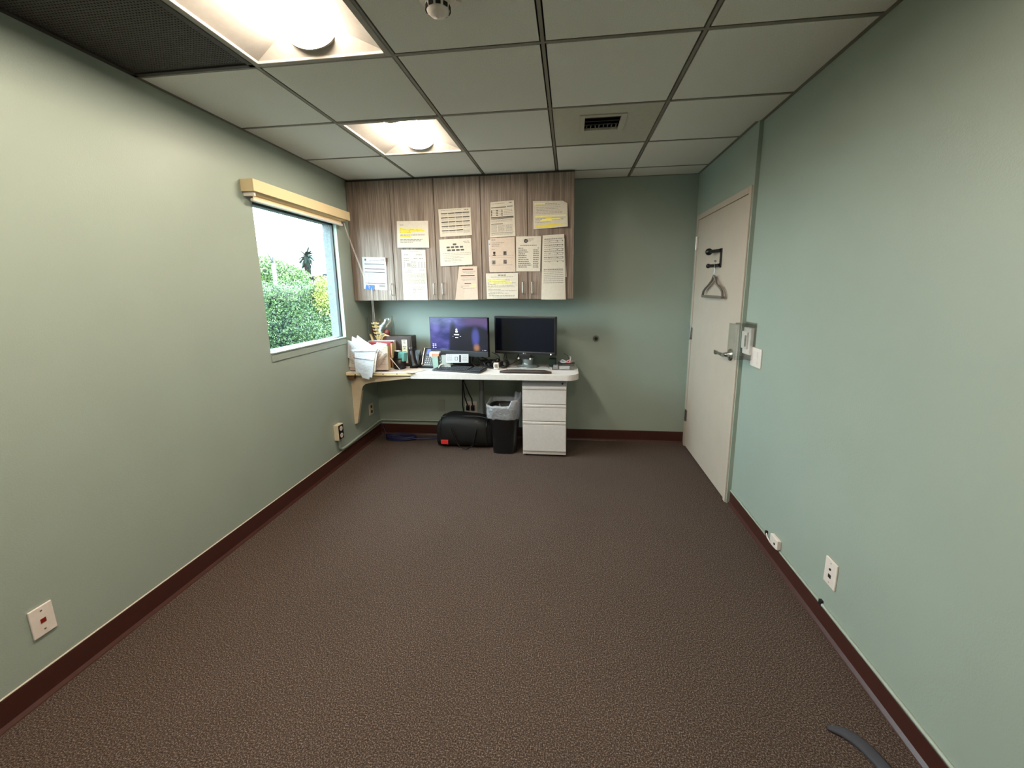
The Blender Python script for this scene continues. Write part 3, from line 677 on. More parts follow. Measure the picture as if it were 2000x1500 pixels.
# 9 phone list with seal
p = []
for k in range(1): p += line(.45, .7, .07, .014, 3)+line(.45, .68, .10, .012, 3)+line(.45, .6, .13, .012, 3)
p += line(.17, .85, .245, .018, 7, words=False)
p = [q for q in p if q[4] != 7]+line(.17, .85, .245, .018, 2)
for k in range(11):
    v = .325+k*.054; L_ = [.2, .36, .4, .27, .34, .34, .42, .44, .5, .55, .36][k]
    p += line(.09, .09+L_, v, .02, 2)+line(.88 if k == 0 else .7, .92, v, .02, 2)
o = paper('notice', cab((1008, 462), (1057, 461), (1055, 530), (1008, 530), .004), flat, p, ML, 'printed phone list with a round seal, right of the four-portrait sheet', group=G)
c_ = at(1027, 470.5, y=CF-.0075)
mb = MB().lathe([(.0165, 0), (.0165, .0005)], c_, 24, axis='y'); sl = mb.out('seal', INK, o)
MB().lathe([(.010, 0), (.010, .0005)], (c_.x, c_.y-.0006, c_.z), 20, axis='y').out('seal_ring', INKL, sl)
MB().lathe([(.005, 0), (.005, .0005)], (c_.x, c_.y-.0012, c_.z), 16, axis='y').out('seal_centre', INK, sl)
# 10 pale highlighted landscape
p = line(.38, .62, .06, .03, 2)
p += [(.04, .23, .62, .30, 5), (.14, .31, .8, .36, 5), (.1, .36, .8, .41, 5), (.1, .46, .62, .5, 5)]
for v, a, b in ((.14, .15, .85), (.25, .05, .75), (.31, .12, .75), (.37, .05, .93), (.42, .06, .3), (.49, .05, .85), (.53, .05, .9), (.60, .06, .15), (.63, .06, .45), (.68, .06, .95), (.74, .12, .5), (.78, .06, .7), (.83, .06, .25), (.87, .08, .9), (.92, .2, .9)): p += line(a, b, v, .014, 2 if v in (.37, .49, .68, .87) else 3)
paper('notice', cab((949, 534), (1012, 533), (1012, 583), (951, 584), .008), lambda u, v: .002+.015*max(0, v-.5)*u, p, ML, 'landscape sheet with pale highlighting hanging under the four-portrait sheet', group=G)
# 11 long folded hanging pages
p = []
for k in range(12):
    v = .055+k*.031; p += line(.08, .94, v, .008 if k % 3 else .014, 3)
    if k % 2: p += [(.3, v+.012, .36, v+.02, 3), (.65, v+.01, .71, v+.02, 2), (.9, v+.008, .94, v+.02, 2)]
for k in range(8): p += line(.08, .92, .52+k*.03, .008 if k else .016, 3)
paper('notice', [at(*q, y=CF-.010) for q in ((1060, 460), (1102, 457), (1105, 585), (1057, 585))], lambda u, v: .004+.010*math.sin(PI*min(1, v*2))*(.4+.6*u)+.014*max(0, v-.5)*math.sin(PI*u), p, ML, 'long wavy two-page list hanging at the right end of the last cabinet', group=G, base=PAPER)
tag(paper('notice', [at(*q, y=CF-.006) for q in ((1090, 465), (1103, 466), (1107, 541), (1096, 541))], flat, [], ML, None), 'narrow white page edge showing behind the long wavy list', 'paper', G)
# 12 top right highlighted
p = [(.04, .08, .36, .125, 5), (.06, .53, .96, .575, 5), (.35, .60, .56, .73, 4), (.25, .645, .8, .69, 5), (.2, .69, .55, .73, 5), (.06, .86, .96, .90, 4), (.05, .91, .62, .955, 4)]
for v, a, b in ((.09, .05, .7), (.14, .08, .8), (.22, .08, .8), (.28, .08, .72), (.34, .1, .8), (.39, .08, .85), (.44, .08, .84), (.545, .07, .95), (.62, .05, .95), (.66, .07, .9), (.70, .05, .9), (.76, .05, .5), (.87, .08, .95), (.93, .06, .6)): p += line(a, b, v, .012, 3)
p.append((.045, .15, .05, .5, 3))
paper('notice', cab((1041, 393), (1108, 392), (1109, 443), (1042, 448)), lambda u, v: .002+.02*v*u*u, p, ML, 'landscape sheet with yellow highlighting and a clipped corner at the top right', group=G, base=PAPER, cut='TR')

# ================================================================== DESK
DT = .752
dk = thing('desk', (-.65, 3.66, 0), 'white wall-mounted desktop with a rounded right front corner', 'desk')
R_ = .10; px0, px1, py0, py1 = -1.386, .082, 3.415, YB-.002
poly = [(px0, py0)]+[(px1-R_+R_*math.sin(PI/2*k/8), py0+R_-R_*math.cos(PI/2*k/8)) for k in range(9)]+[(px1-.002, 3.72), (px1-.02, py1), (px0, py1)]
MB().prism(poly, 'z', DT-.052, DT).out('desktop', WHITE, dk, bevel=.003)
MB().tube([(-.83, 3.78, 0), (-.83, 3.78, DT-.052)], .024, 16).out('leg', mat('grey steel post', (120, 122, 124), .4, metal=.3), dk)
MB().lathe([(.05, 0), (.05, .008), (.03, .014)], (-.83, 3.78, 0), 20).out('foot', BLACKM, dk)
MB().box(-1.36, .05, YB-.03, YB-.002, DT-.09, DT-.053).out('wall_cleat', BEIGE, dk)
sh2 = thing('side_shelf', (-1.66, 3.65, .45), 'cream-edged shelf on a beige steel bracket left of the white desk', 'shelf')
MB().hexa([(XL(3.34)+.003, 3.335, .741), (px0+.05, 3.417, .728), (px0+.05, YB-.002, .728), (XL(3.9)+.003, YB-.002, .741)], [(XL(3.34)+.003, 3.335, .765), (px0-.001, 3.413, .754), (px0-.001, YB-.002, .754), (XL(3.9)+.003, YB-.002, .765)]).out('board', CHIP, sh2, bevel=.001)
MB().hexa([(XL(3.34)+.003, 3.336, .7655), (px0-.001, 3.413, .7545), (px0-.001, YB-.003, .7545), (XL(3.9)+.003, YB-.003, .7655)], [(XL(3.34)+.003, 3.336, .7665), (px0-.001, 3.413, .7555), (px0-.001, YB-.003, .7555), (XL(3.9)+.003, YB-.003, .7665)]).out('top_laminate', WHITE, sh2)
for x, in ((-1.86,), (-1.62,), (-1.50,)): MB().box(x-.004, x+.004, 3.335+(x+1.93)*.143-.002, 3.36+(x+1.93)*.143, .742, .75).out('edge_notch', BLACKM, sh2)
by = 3.415
po = [(p_[0], p_[2]) for p_ in [at(*q, y=by) for q in ((683, 742), (690, 826), (694, 824), (706, 763), (709, 754), (714, 750), (727, 747), (752, 744.5), (801, 738.5), (801, 736))]]
off = (XL(by)+.004)-po[0][0]
po = [(XL(by)+.004, .735), (XL(by)+.004, .27), (XL(by)+.024, .275)]+[(x, z) for x, z in po[3:]]
mb = MB().prism(po, 'y', by, by+.004); mb.out('bracket', BEIGE, sh2)
MB().prism([(po[2][0], po[2][1]), (po[2][0]+.003, po[2][1]), (po[3][0]+.003, po[3][1]), (po[3][0], po[3][1])], 'y', by, by+.03).out('bracket_flange', BEIGE, sh2)
lbox(MB(), by-.0, by+.035, .27, .735, .0005, .004).out('wall_flange', BEIGE, sh2)
MB().box(XL(3.36)+.003, XL(3.36)+.06, 3.36, 3.40, .70, .738).out('clamp', mat('clamp brass', (120, 90, 60), .5, metal=.4), sh2, bevel=.004)

# pedestal
pd = thing('file_pedestal', (-.21, 3.66, 0), 'white steel three-drawer file pedestal under the right end of the desk', 'drawer unit')
pxa, pxb, pyf = -.403, -.020, 3.475
MB().box(pxa, pxb, pyf, 3.90, .012, .699).out('body', WHITEM, pd, bevel=.003)
MB().box(pxa+.001, pxb-.001, pyf-.004, pyf, .642, .698).out('top_rail', GREYM, pd)
MB().lathe([(.008, 0), (.008, -.006)], (-.055, pyf-.003, .664), 16, axis='y').out('lock', BLACKM, pd)
for z0_, z1_ in ((.484, .636), (.330, .478), (.052, .324)):
    d = MB(); d.box(pxa+.003, pxb-.003, pyf-.020, pyf-.001, z0_, z1_-.028)
    d.prism([(pyf-.020, z1_-.022), (pyf-.001, z1_-.022), (pyf-.001, z1_), (pyf-.016, z1_), (pyf-.020, z1_-.006)], 'x', pxa+.003, pxb-.003)
    d.box(pxa+.003, pxb-.003, pyf-.010, pyf-.001, z1_-.028, z1_-.022)
    d.out('drawer', WHITEM, pd, bevel=.0015)
MB().box(pxa+.004, pxb-.004, pyf-.010, pyf, .02, .055).out('kick_plate', WHITEM, pd)
for x in (pxa+.03, pxb-.03):
    for y in (3.5, 3.87): MB().lathe([(.012, 0), (.012, .013)], (x, y, 0), 12).out('glide', BLACKM, pd)

# waste bin with liner
bn = thing('waste_bin', (-.575, 3.60, 0), 'black waste bin with a clear plastic liner beside the white pedestal', 'bin')
def rrect(cx, cy, hx_, hy_, z, r=.35, n=24):
    out = []
    for k in range(n):
        a = 2*PI*k/n; c, s = math.cos(a), math.sin(a); e = .5
        out.append((cx+hx_*math.copysign(abs(c)**e, c), cy+hy_*math.copysign(abs(s)**e, s), z))
    return out
def loft(mb, rings, m=0, cap0=True, cap1=False, smooth=True):
    n = len(rings[0]); vs = [q for rg in rings for q in rg]
    mb.add(vs, [(i*n+k, i*n+(k+1) % n, (i+1)*n+(k+1) % n, (i+1)*n+k) for i in range(len(rings)-1) for k in range(n)], m, smooth)
    if cap0: mb.add(rings[0], [tuple(range(n))[::-1]], m)
    if cap1: mb.add(rings[-1], [tuple(range(n))], m)
    return mb
bcx, bcy = -.580, 3.585
mb = MB(); loft(mb, [rrect(bcx, bcy, .105, .10, .002), rrect(bcx, bcy, .140, .135, .43), rrect(bcx, bcy, .142, .137, .435), rrect(bcx, bcy, .132, .127, .432), rrect(bcx, bcy, .098, .094, .02)])
mb.out('bucket', BLACK, bn)
random.seed(3)
rings = []
for i, (e, z) in enumerate([(-.012, .36), (.0, .45), (.010, .462), (.016, .44), (.012, .42), (.018, .395), (.010, .37), (.015, .350), (.008, .335)]):
    rg = rrect(bcx, bcy, .14+e, .135+e, z, n=40)
    rings.append([(x+random.uniform(-.004, .004), y+random.uniform(-.004, .004), zz+random.uniform(-.007, .007)+(.05 if x > bcx+.08 and i < 5 else 0)*(1 if i < 4 else .5)+.015*(y > bcy+.05)) for x, y, zz in rg])
mb = MB(); loft(mb, rings, cap0=False); mb.out('liner', FILM2, bn)

# duffel bag
bg = thing('duffel_bag', (-.96, 3.68, 0), 'black soft duffel bag with a red patch lying under the desk', 'bag')
mb = MB(); rings = []
for k in range(13):
    t = k/12; x = lerp(-1.235, -.71, t); s = (1-abs(2*t-1)**5)*.25+.75
    h = .30*s*(1+.03*math.sin(6*t)); hy_ = .135*s; rg = []
    for a in range(20):
        an = 2*PI*a/20; c, q = math.cos(an), math.sin(an)
        rg.append((x+random.uniform(-.004, .004), 3.70+hy_*math.copysign(abs(c)**.6, c)+.0*q, .005+h/2+h/2*math.copysign(abs(q)**.6, q)+random.uniform(-.003, .003)*(q > -.5)))
    rings.append(rg)
loft(mb, rings, cap1=True); bb = mb.out('body', CANV, bg)
for i, e in ((1, .004), (11, .004)): MB().tube([(p[0], 3.70+(p[1]-3.70)*1.01, p[2]*1.005+.001) for p in rings[i]], .005, 6, closed=True).out('piping', BLACK, bg)
MB().tube([(lerp(-1.2, -.74, k/10), 3.64+.006*math.sin(k), .30-.0*k-.02*abs(k/5-1)**3) for k in range(11)], .006, 6).out('zip', DARKG, bg)
for ph in (0,):
    pts = [(-1.10, 3.60, .26), (-1.08, 3.565, .20), (-1.04, 3.55, .09), (-1.0, 3.54, .03), (-.93, 3.53, .015), (-.875, 3.54, .05), (-.855, 3.55, .12), (-.84, 3.57, .20), (-.83, 3.61, .27)]
    MB().tube(pts, .012, 8, flat=.35).out('handle', BLACK, bg)
MB().box(-1.185, -1.115, 3.556, 3.566, .045, .088).out('red_patch', REDT, bg, bevel=.004)
mb = MB().box(-.012, .012, -.002, .002, -.03, .03); mb.xf(Matrix.Translation((-.85, 3.585, .245)) @ Matrix.Rotation(.35, 4, 'Y')).out('buckle', NICKEL, bg)

# loose network cable coil
nc = []
for k in range(70):
    a = k*.42; nc.append((-1.66+.15*math.cos(a)+.01*math.sin(a*3), 3.76+.06*math.sin(a)+.004*math.cos(k), .006+.0006*k))
nc += [(-1.5, 3.72, .03), (-1.38, 3.78, .006), (-1.24, 3.84, .006)]
tag(MB().tube([(XL(3.8)+.05, 3.86, .12), (-1.86, 3.85, .02)]+nc, .0035, 6).out('network_cable', NAVY), 'coiled dark blue network cable on the carpet in the desk corner', 'cable')
for i, (pts, lab) in enumerate([([(-1.04, 3.86, .70), (-1.035, 3.87, .56), (-1.03, 3.89, .42), (-1.0, 3.885, .33)], 'left black power cord hanging below the desk to the outlet'),
                       ([(-1.02, 3.86, .70), (-1.025, 3.87, .58), (-.98, 3.885, .45), (-.955, 3.88, .40), (-.95, 3.885, .33)], 'right black power cord bending below the desk to the outlet'),
                       ([(-1.03, 3.86, .70), (-1.045, 3.88, .5), (-1.05, 3.88, .34), (-1.04, 3.88, .25), (-1.03, 3.87, .18)], 'third black cord hanging straight down behind the duffel bag')]):
    tag(MB().tube(pts, .006, 8).out('power_cable', CABLE), lab, 'cable', 'power cables under the desk')

# ================================================================== THINGS ON THE DESK
def panel_matrix(L, Rr, z):   # local x runs from L to Rr, y points away from the viewer
    L, Rr = Vector(L), Vector(Rr); d = (Rr-L); a = math.atan2(d.y, d.x)
    return Matrix.Translation((L.x, L.y, z)) @ Matrix.Rotation(a, 4, 'Z'), math.hypot(d.x, d.y)
# --- left monitor (all-in-one)
M1, W1 = panel_matrix((-1.293, 3.72, 0), (-.716, 3.585, 0), 0)
m1 = thing('monitor', tuple(M1 @ Vector((W1/2, .06, DT))), 'black all-in-one monitor with a lit blue lock screen', 'monitor')
zb, zt_ = .868, 1.222; sz0 = .922
MB().box(0, W1, 0, .035, zb, zt_).xf(M1).out('housing', BLACK, m1, bevel=.003)
MB().box(.0, W1, -.004, .001, zb, sz0-.006).xf(M1).out('chin', DARKG, m1, bevel=.002)
def screen_mat():
    m = bpy.data.materials.new('lit lock screen'); m.use_nodes = True; nt = m.node_tree; b = nt.nodes['Principled BSDF']
    b.inputs['Base Color'].default_value = (.01, .01, .012, 1); b.inputs['Roughness'].default_value = .15
    uv = nt.nodes.new('ShaderNodeUVMap'); sx = nt.nodes.new('ShaderNodeSeparateXYZ'); nt.links.new(uv.outputs[0], sx.inputs[0])
    nz = nt.nodes.new('ShaderNodeTexNoise'); nz.inputs['Scale'].default_value = 3.5; nz.inputs['Detail'].default_value = 3; nt.links.new(uv.outputs[0], nz.inputs['Vector'])
    cr = nt.nodes.new('ShaderNodeValToRGB'); e = cr.color_ramp.elements
    e[0].position = .35; e[0].color = lin((44, 50, 120)) + (1,); e[1].position = .68; e[1].color = lin((108, 104, 190)) + (1,)
    nt.links.new(nz.outputs['Fac'], cr.inputs[0]); cur = cr.outputs[0]
    def blob(cx, cy, rx, ry, col, soft, cur):
        vm = nt.nodes.new('ShaderNodeVectorMath'); vm.operation = 'SUBTRACT'; vm.inputs[1].default_value = (cx, cy, 0); nt.links.new(uv.outputs[0], vm.inputs[0])
        v2 = nt.nodes.new('ShaderNodeVectorMath'); v2.operation = 'MULTIPLY'; v2.inputs[1].default_value = (1/rx, 1/ry, 0); nt.links.new(vm.outputs[0], v2.inputs[0])
        ln = nt.nodes.new('ShaderNodeVectorMath'); ln.operation = 'LENGTH'; nt.links.new(v2.outputs[0], ln.inputs[0])
        mr = nt.nodes.new('ShaderNodeMapRange'); mr.interpolation_type = 'SMOOTHSTEP'; mr.inputs[1].default_value = 1+soft; mr.inputs[2].default_value = 1-soft
        nt.links.new(ln.outputs['Value'], mr.inputs[0])
        mx = nt.nodes.new('ShaderNodeMix'); mx.data_type = 'RGBA'; nt.links.new(mr.outputs[0], mx.inputs[0]); nt.links.new(cur, mx.inputs[6]); mx.inputs[7].default_value = lin(col) + (1,)
        return mx.outputs[2]
    cur = blob(.86, .92, .28, .22, (104, 84, 132), .6, cur)
    cur = blob(.80, .18, .36, .60, (30, 30, 46), .15, cur)
    cur = blob(.46, .05, .13, .55, (30, 30, 48), .25, cur)
    cur = blob(.41, .45, .06, .42, (34, 32, 54), .4, cur)
    cur = blob(.62, .2, .2, .5, (32, 31, 44), .3, cur)
    cur = blob(.80, .42, .06, .26, (84, 90, 170), .5, cur)
    cur = blob(.815, .10, .045, .10, (176, 130, 96), .7, cur)
    cur = blob(.10, .66, .06, .12, (120, 116, 206), .8, cur)
    nt.links.new(cur, b.inputs['Emission Color']); b.inputs['Emission Strength'].default_value = .24
    return m
SCR = screen_mat()
o = MB().box(.006, W1-.006, -.0012, .0005, sz0, zt_-.006).xf(M1).out('screen', SCR, m1)
uvl = o.data.uv_layers.new(name='UVMap'); inv = M1.inverted(); ow = wl(m1)
for lp in o.data.loops:
    q = inv @ (o.data.vertices[lp.vertex_index].co+ow); uvl.data[lp.index].uv = ((q.x-.006)/(W1-.012), (q.z-sz0)/(zt_-.006-sz0))
GLOW = mat('screen white', (240, 240, 250), .5, emit=((.9, .9, 1), .22))
mb = MB(); sx_ = W1-.012; szh = zt_-.006-sz0
def sp_(u, v): return (.006+u*sx_, -.0022, sz0+v*szh)
def disc(u, v, r): mb.add([(sp_(u, v)[0]+r*math.cos(2*PI*k/14), -.0022, sp_(u, v)[2]+r*math.sin(2*PI*k/14)) for k in range(14)], [tuple(range(14))])
def bar(u0, u1, v0, v1): mb.quad(sp_(u0, v0), sp_(u1, v0), sp_(u1, v1), sp_(u0, v1))
disc(.475, .645, .0085)
mb.add([(sp_(.475, .57)[0]+.0135*math.cos(PI*k/8), -.0022, sp_(.475, .575)[2]+.0115*math.sin(PI*k/8)*1.0) for k in range(9)]+[(sp_(.475, .57)[0]+.011, -.0022, sp_(.475, .555)[2]), (sp_(.475, .57)[0]-.011, -.0022, sp_(.475, .555)[2])], [tuple(range(11))])
bar(.43, .515, .475, .50); bar(.45, .50, .39, .405); bar(.40, .42, .43, .436); bar(.53, .55, .43, .436)
for v in (.17, .115, .06): disc(.045, v, .0052); bar(.07, .10, v-.008, v+.004)
for u in (.92, .945, .97): disc(u, .03, .0022)
mb.xf(M1).out('screen_icons', GLOW, m1)
# stand
MB().box(W1/2-.09, W1/2+.09, .035, .06, DT+.03, 1.05).xf(M1).out('stand_neck', BLACK, m1, bevel=.006)
MB().box(W1/2-.12, W1/2+.12, .045, .20, DT+.0008, DT+.014).xf(M1).out('stand_base', BLACK, m1, bevel=.006)
# white label card leaning in front of the chin
lc = [at(*q, y=3.585) for q in ((871, 691.5), (915, 691.5), (915, 708.5), (871, 709))]
p = []
for k in range(6): p += line(.05, .28, .18+k*.11, .03, 3)
p += [(.40, .32, .53, .36, 2), (.40, .66, .53, .70, 2), (.40, .32, .42, .7, 2), (.51, .32, .53, .7, 2), (.59, .12, .67, .92, 1)]
for k in range(6): p += line(.74, .95, .15+k*.12, .03, 3)
paper('shipping_label', lc, lambda u, v: .001, p, ML, 'small white printed card propped under the lit monitor behind the keyboard', 'card', base=PAPERB)
tag(MB().box(-1.15, -1.07, 3.592, 3.604, .775, .886).out('card_holder', mat('clear grey holder', (170, 178, 174), .3)), 'small pale grey card holder behind the white printed card', 'holder')

# --- keyboard
kb = thing('keyboard', (-1.0, 3.53, DT), 'black full-size keyboard angled at the front of the desk', 'keyboard')
KM, KW = panel_matrix(tuple(at(843, 722, z=DT+.012)), tuple(at(934, 727.5, z=DT+.012)), DT)
KW = .47; KD = .165
prof = [(0, .004), (0, .011), (KD, .026), (KD, .008), (KD*.5, .002)]
MB().prism(prof, 'x', 0, KW).xf(KM).out('base', DARKG, kb, bevel=.003)
key_me = None
rows = [(.150, 15, .0), (.128, 15, 0), (.110, 14, .0), (.092, 13, .0), (.074, 13, 0), (.056, 11, 0)]
for (yy, n, _) in rows:
    for c in range(21):
        x = .012+c*.0214
        if c in (15,) : continue
        zk = .0115+yy/KD*.015
        if key_me is None:
            k0 = MB().hexa([(-.0085, -.0075, 0), (.0085, -.0075, 0), (.0085, .0075, 0), (-.0085, .0075, 0)], [(-.0066, -.0058, .006), (.0066, -.0058, .006), (.0066, .0062, .006), (-.0066, .0062, .006)])
            o = k0.out('key', mat('key cap', (34, 36, 42), .5)); key_me = o.data
        else: o = bpy.data.objects.new('key', key_me); C.objects.link(o)
        o.parent = kb; o.location = (KM @ Vector((x+.008, yy, zk-.0005)))-kb.location; o.rotation_euler = KM.to_euler()
MB().box(.14, .30, .030, .044, .0135, .0185).xf(KM).out('space_bar', MATS['key cap'], kb, bevel=.001)

# --- right monitor
M2, W2 = panel_matrix((-.687, 3.75, 0), (-.118, 3.62, 0), 0)
m2 = thing('monitor', tuple(M2 @ Vector((W2/2, .05, DT))), 'black monitor with a dark screen on a round grey stand', 'monitor')
zb, zt_ = .880, 1.224
MB().box(0, W2, .0, .05, zb, zt_).xf(M2).out('bezel', BLACK, m2, bevel=.005)
MB().box(.018, W2-.018, -.0015, .001, zb+.032, zt_-.017).xf(M2).out('screen', mat('dark screen', (10, 14, 26), .12, noise=(2, .0, (1, 1, 1))), m2)
MB().box(.012, W2-.012, -.004, .001, zb+.022, zb+.026).xf(M2).out('trim_line', mat('grey trim', (90, 90, 94), .4), m2)
MB().box(W2/2-.055, W2/2+.055, .002, .04, zb-.045, zb+.002).xf(M2).out('stand_neck', BLACK, m2, bevel=.006)
c0 = M2 @ Vector((W2/2+.01, .065, 0))
MB().lathe([(.105, DT+.0085), (.105, DT+.014), (.088, DT+.022), (.055, DT+.03), (.048, DT+.05), (.062, DT+.095)], (c0.x, c0.y, 0), 32).out('stand_base', mat('grey stand', (120, 130, 132), .3, metal=.4), m2)
for dx in (-.058, .055): MB().lathe([(.0085, 0), (.0085, -.006)], M2 @ Vector((W2/2+dx, -.001, zb-.035)), 14, axis='y').out('screw_cap', PLASTW, m2)
MB().lathe([(.006, 0), (.006, -.005)], M2 @ Vector((W2-.045, -.001, zb+.012)), 14, axis='y').out('power_light', mat('power led', (240, 250, 255), .4, emit=((.9, 1, 1), .4)), m2)
def plc(u, v): return M2 @ Vector((W2/2+.006+u, -.0022, zb+.012+v))
lg = text_mb('LG', .014, plc)
lg.add([plc(-.016+.0055*math.cos(2*PI*k/14), .0055*math.sin(2*PI*k/14)) for k in range(14)], [tuple(range(14))])
lg.out('logo', mat('logo grey', (190, 190, 190), .4), m2)
# pad of papers below the stand and wrist rest
pb = [at(*q, z=DT+.002) for q in ((996, 711), (1066, 712), (1074, 723), (990, 720))]
mb = MB().hexa([(q.x, q.y, DT+.0008) for q in (pb[3], pb[2], pb[1], pb[0])], [(q.x, q.y, DT+.008) for q in (pb[3], pb[2], pb[1], pb[0])])
tag(mb.out('mouse_pad', mat('grey pad', (168, 168, 166), .6), bevel=.003), 'light grey pad under the right monitor stand', 'pad')
q = [at(*s, z=DT+.009) for s in ((1016, 716), (1034, 718), (1050, 711.5), (1026, 711))]
tag(MB().hexa([(v.x, v.y, DT+.0235) for v in q], [(v.x, v.y, DT+.0245) for v in q]).out('note_paper', PAPERB), 'folded white note in front of the grey monitor stand', 'paper')
bpy.data.objects['note_paper'].location.z -= .0145
wr = [at(*q, z=DT+.01) for q in ((975, 727), (1077, 729))]
mb = MB(); n = 14; rings = []
for k in range(n+1):
    t = k/n; s = math.sin(PI*min(1, max(.04, t if t < .5 else 1-t)*6)/2) if (t < .17 or t > .83) else 1
    x, y = lerp(wr[0].x, wr[1].x, t), lerp(wr[0].y, wr[1].y, t)+.012*math.sin(PI*t)+.03
    rings.append([(x, y+.036*s*math.cos(2*PI*a/12), DT+.0008+.014*(1+math.sin(2*PI*a/12))*(.4+.6*s)) for a in range(12)])
loft(mb, rings, cap1=True); tag(mb.out('wrist_rest', mat('wrist rest', (58, 48, 46), .55)), 'dark brown padded wrist rest at the desk front edge', 'wrist rest')

# --- cables behind/between monitors
random.seed(11)
def cab_(pts, r, lab, m=CABLE): return tag(MB().tube(pts, r, 8).out('monitor_cable', m), lab, 'cable', 'monitor cables on the desk')
def sm(pts, n=6):
    P = [Vector(p) for p in pts]; out = []
    for i in range(len(P)-1):
        a, b, c, d = P[max(i-1, 0)], P[i], P[i+1], P[min(i+2, len(P)-1)]
        for k in range(n):
            t = k/n; out.append(.5*((2*b)+(c-a)*t+(2*a-5*b+4*c-d)*t*t+(3*b-a-3*c+d)*t**3))
    return out+[P[-1]]
cab_(sm([(-.86, 3.74, .87), (-.79, 3.76, .83), (-.72, 3.76, .80), (-.66, 3.77, .78)]), .0045, 'thick black cable slanting down from the left monitor')
cab_(sm([(-.72, 3.78, .885), (-.66, 3.79, .85), (-.655, 3.79, .81), (-.70, 3.78, .77)]), .003, 'thin black cable curling out right of the left monitor')
cab_(sm([(-.89, 3.72, .85), (-.88, 3.68, .79), (-.82, 3.66, .762), (-.74, 3.67, .765), (-.69, 3.70, .775)]), .006, 'black cable looping beside the printed card')
cab_(sm([(-.87, 3.80, .84), (-.82, 3.77, .80), (-.79, 3.75, .765), (-.72, 3.74, .772)]), .0035, 'thin teal-black cable behind the looping cable', mat('teal cable', (20, 50, 60), .4))
cab_(sm([(-.47, 3.80, .89), (-.475, 3.78, .85), (-.51, 3.76, .80), (-.56, 3.74, .77)]), .005, 'black cable dropping from the right monitor to the desk')
cab_(sm([(-.38, 3.81, .86), (-.45, 3.78, .82), (-.52, 3.76, .79), (-.57, 3.74, .768)]), .004, 'black cable sloping left from the grey stand')
cab_(sm([(-.625, 3.80, .77), (-.60, 3.80, .87), (-.59, 3.80, .86), (-.575, 3.80, .78)]), .003, 'thin looped wire standing between the monitors')
cab_(sm([(-.05, 3.83, .87), (-.02, 3.85, .85), (.0, 3.85, .81), (.01, 3.84, .78)]), .002, 'thin dark wire arching behind the clear tray')
# coiled cable (black loops)
cc = at(985, 709, y=3.70)
mb = MB()
for k in range(4): mb.tube([(cc.x+.006*k-.01+.032*math.cos(a), cc.y+.012*k-.02, .795+.03*math.sin(a)) for a in [2*PI*i/20 for i in range(20)]], .007, 8, closed=True)
mb.xf(Matrix.Translation((0, 0, -.002))); tag(mb.out('cable_coil', CABLE), 'black cable coil standing right of the white adapter', 'cable')
# headset-like black bundle
mb = MB(); random.seed(5)
for k in range(16):
    c_ = (-.745+random.uniform(-.04, .06), 3.70+random.uniform(-.03, .03), .79); a0 = random.uniform(0, 6)
    mb.tube([(c_[0]+.045*math.cos(a0+i*.35), c_[1]+.02*math.sin(a0+i*.35), c_[2]+.03*math.sin(i*.35+a0*.7)+.0) for i in range(16)], .0055, 6)
mb.ball((-.69, 3.71, .80), .032, n=12, sc=(1, .8, 1)).ball((-.655, 3.715, .815), .026, n=12).ball((-.735, 3.70, .783), .028, n=12)
tag(mb.out('cord_bundle', CABLE), 'tangled heap of black cords between the two monitors', 'cable')
ad = thing('power_adapter', (-.655, 3.625, DT), 'small white power adapter standing in front of the black cords', 'adapter')
mb = MB().box(-.024, .024, -.018, .018, .0008, .062); mb.xf(Matrix.Translation((-.655, 3.63, DT)) @ Matrix.Rotation(.1, 4, 'Z')); mb.out('body', PLASTW, ad, bevel=.007)
MB().box(-.667, -.643, 3.600, 3.611, DT+.022, DT+.05).out('label', INKL, ad)
# --- clear tray with clips at right
tr_ = thing('desk_organizer', (-.05, 3.74, DT), 'clear plastic tray at the right rear of the desk', 'organizer')
q = [at(*s, z=DT+.002) for s in ((1078, 722.5), (1124, 722), (1118, 712), (1080, 711))]
x0, x1, y0, y1 = q[0].x, .045, q[0].y, 3.84
mb = MB(); t = .003; h = .045
mb.box(x0, x1, y0, y1, DT+.001, DT+.004).box(x0, x1, y0, y0+t, DT, DT+h).box(x0, x1, y1-t, y1, DT, DT+h+.02).box(x0, x0+t, y0, y1, DT, DT+h).box(x1-t, x1, y0, y1, DT, DT+h)
mb.box(x0+.055, x0+.058, y0, y1, DT, DT+h); mb.xf(Matrix.Translation((0, 0, .0008))).out('tray', ACRYL, tr_)
nt_ = tag(MB().box(x0+.065, x0+.155, y0+.01, y0+.09, DT+.006, DT+.026).out('sticky_notes', PAPERB, bevel=.001), 'white block of sticky notes inside the clear tray', 'notepad')
tag(MB().box(x0+.01, x0+.05, y0+.01, y0+.09, DT+.006, DT+.034).out('memo_block', mat('grey lilac pad', (150, 145, 155), .6), bevel=.002), 'grey memo block in the left part of the clear tray', 'notepad')
rb = thing('ribbon_clip', (x0+.14, y0+.12, DT+.01), 'pink and white ribbon bow lying over the clear tray', 'ribbon')
bz_ = DT+.058; bx, by_ = x0+.125, y0+.09
MB().box(x0+.05, x0+.20, y0+.05, y0+.15, DT+.046, DT+.050).out('card_base', mat('dark card', (50, 44, 48), .6), rb)
for s in (-1, 1): MB().tube(sm([(bx, by_, bz_), (bx+s*.03, by_+.005, bz_+.018), (bx+s*.05, by_+.01, bz_+.004), (bx+s*.03, by_, bz_-.003), (bx, by_, bz_)]), .006, 6, flat=.4).out('loop', PINK if s > 0 else PAPERB, rb)
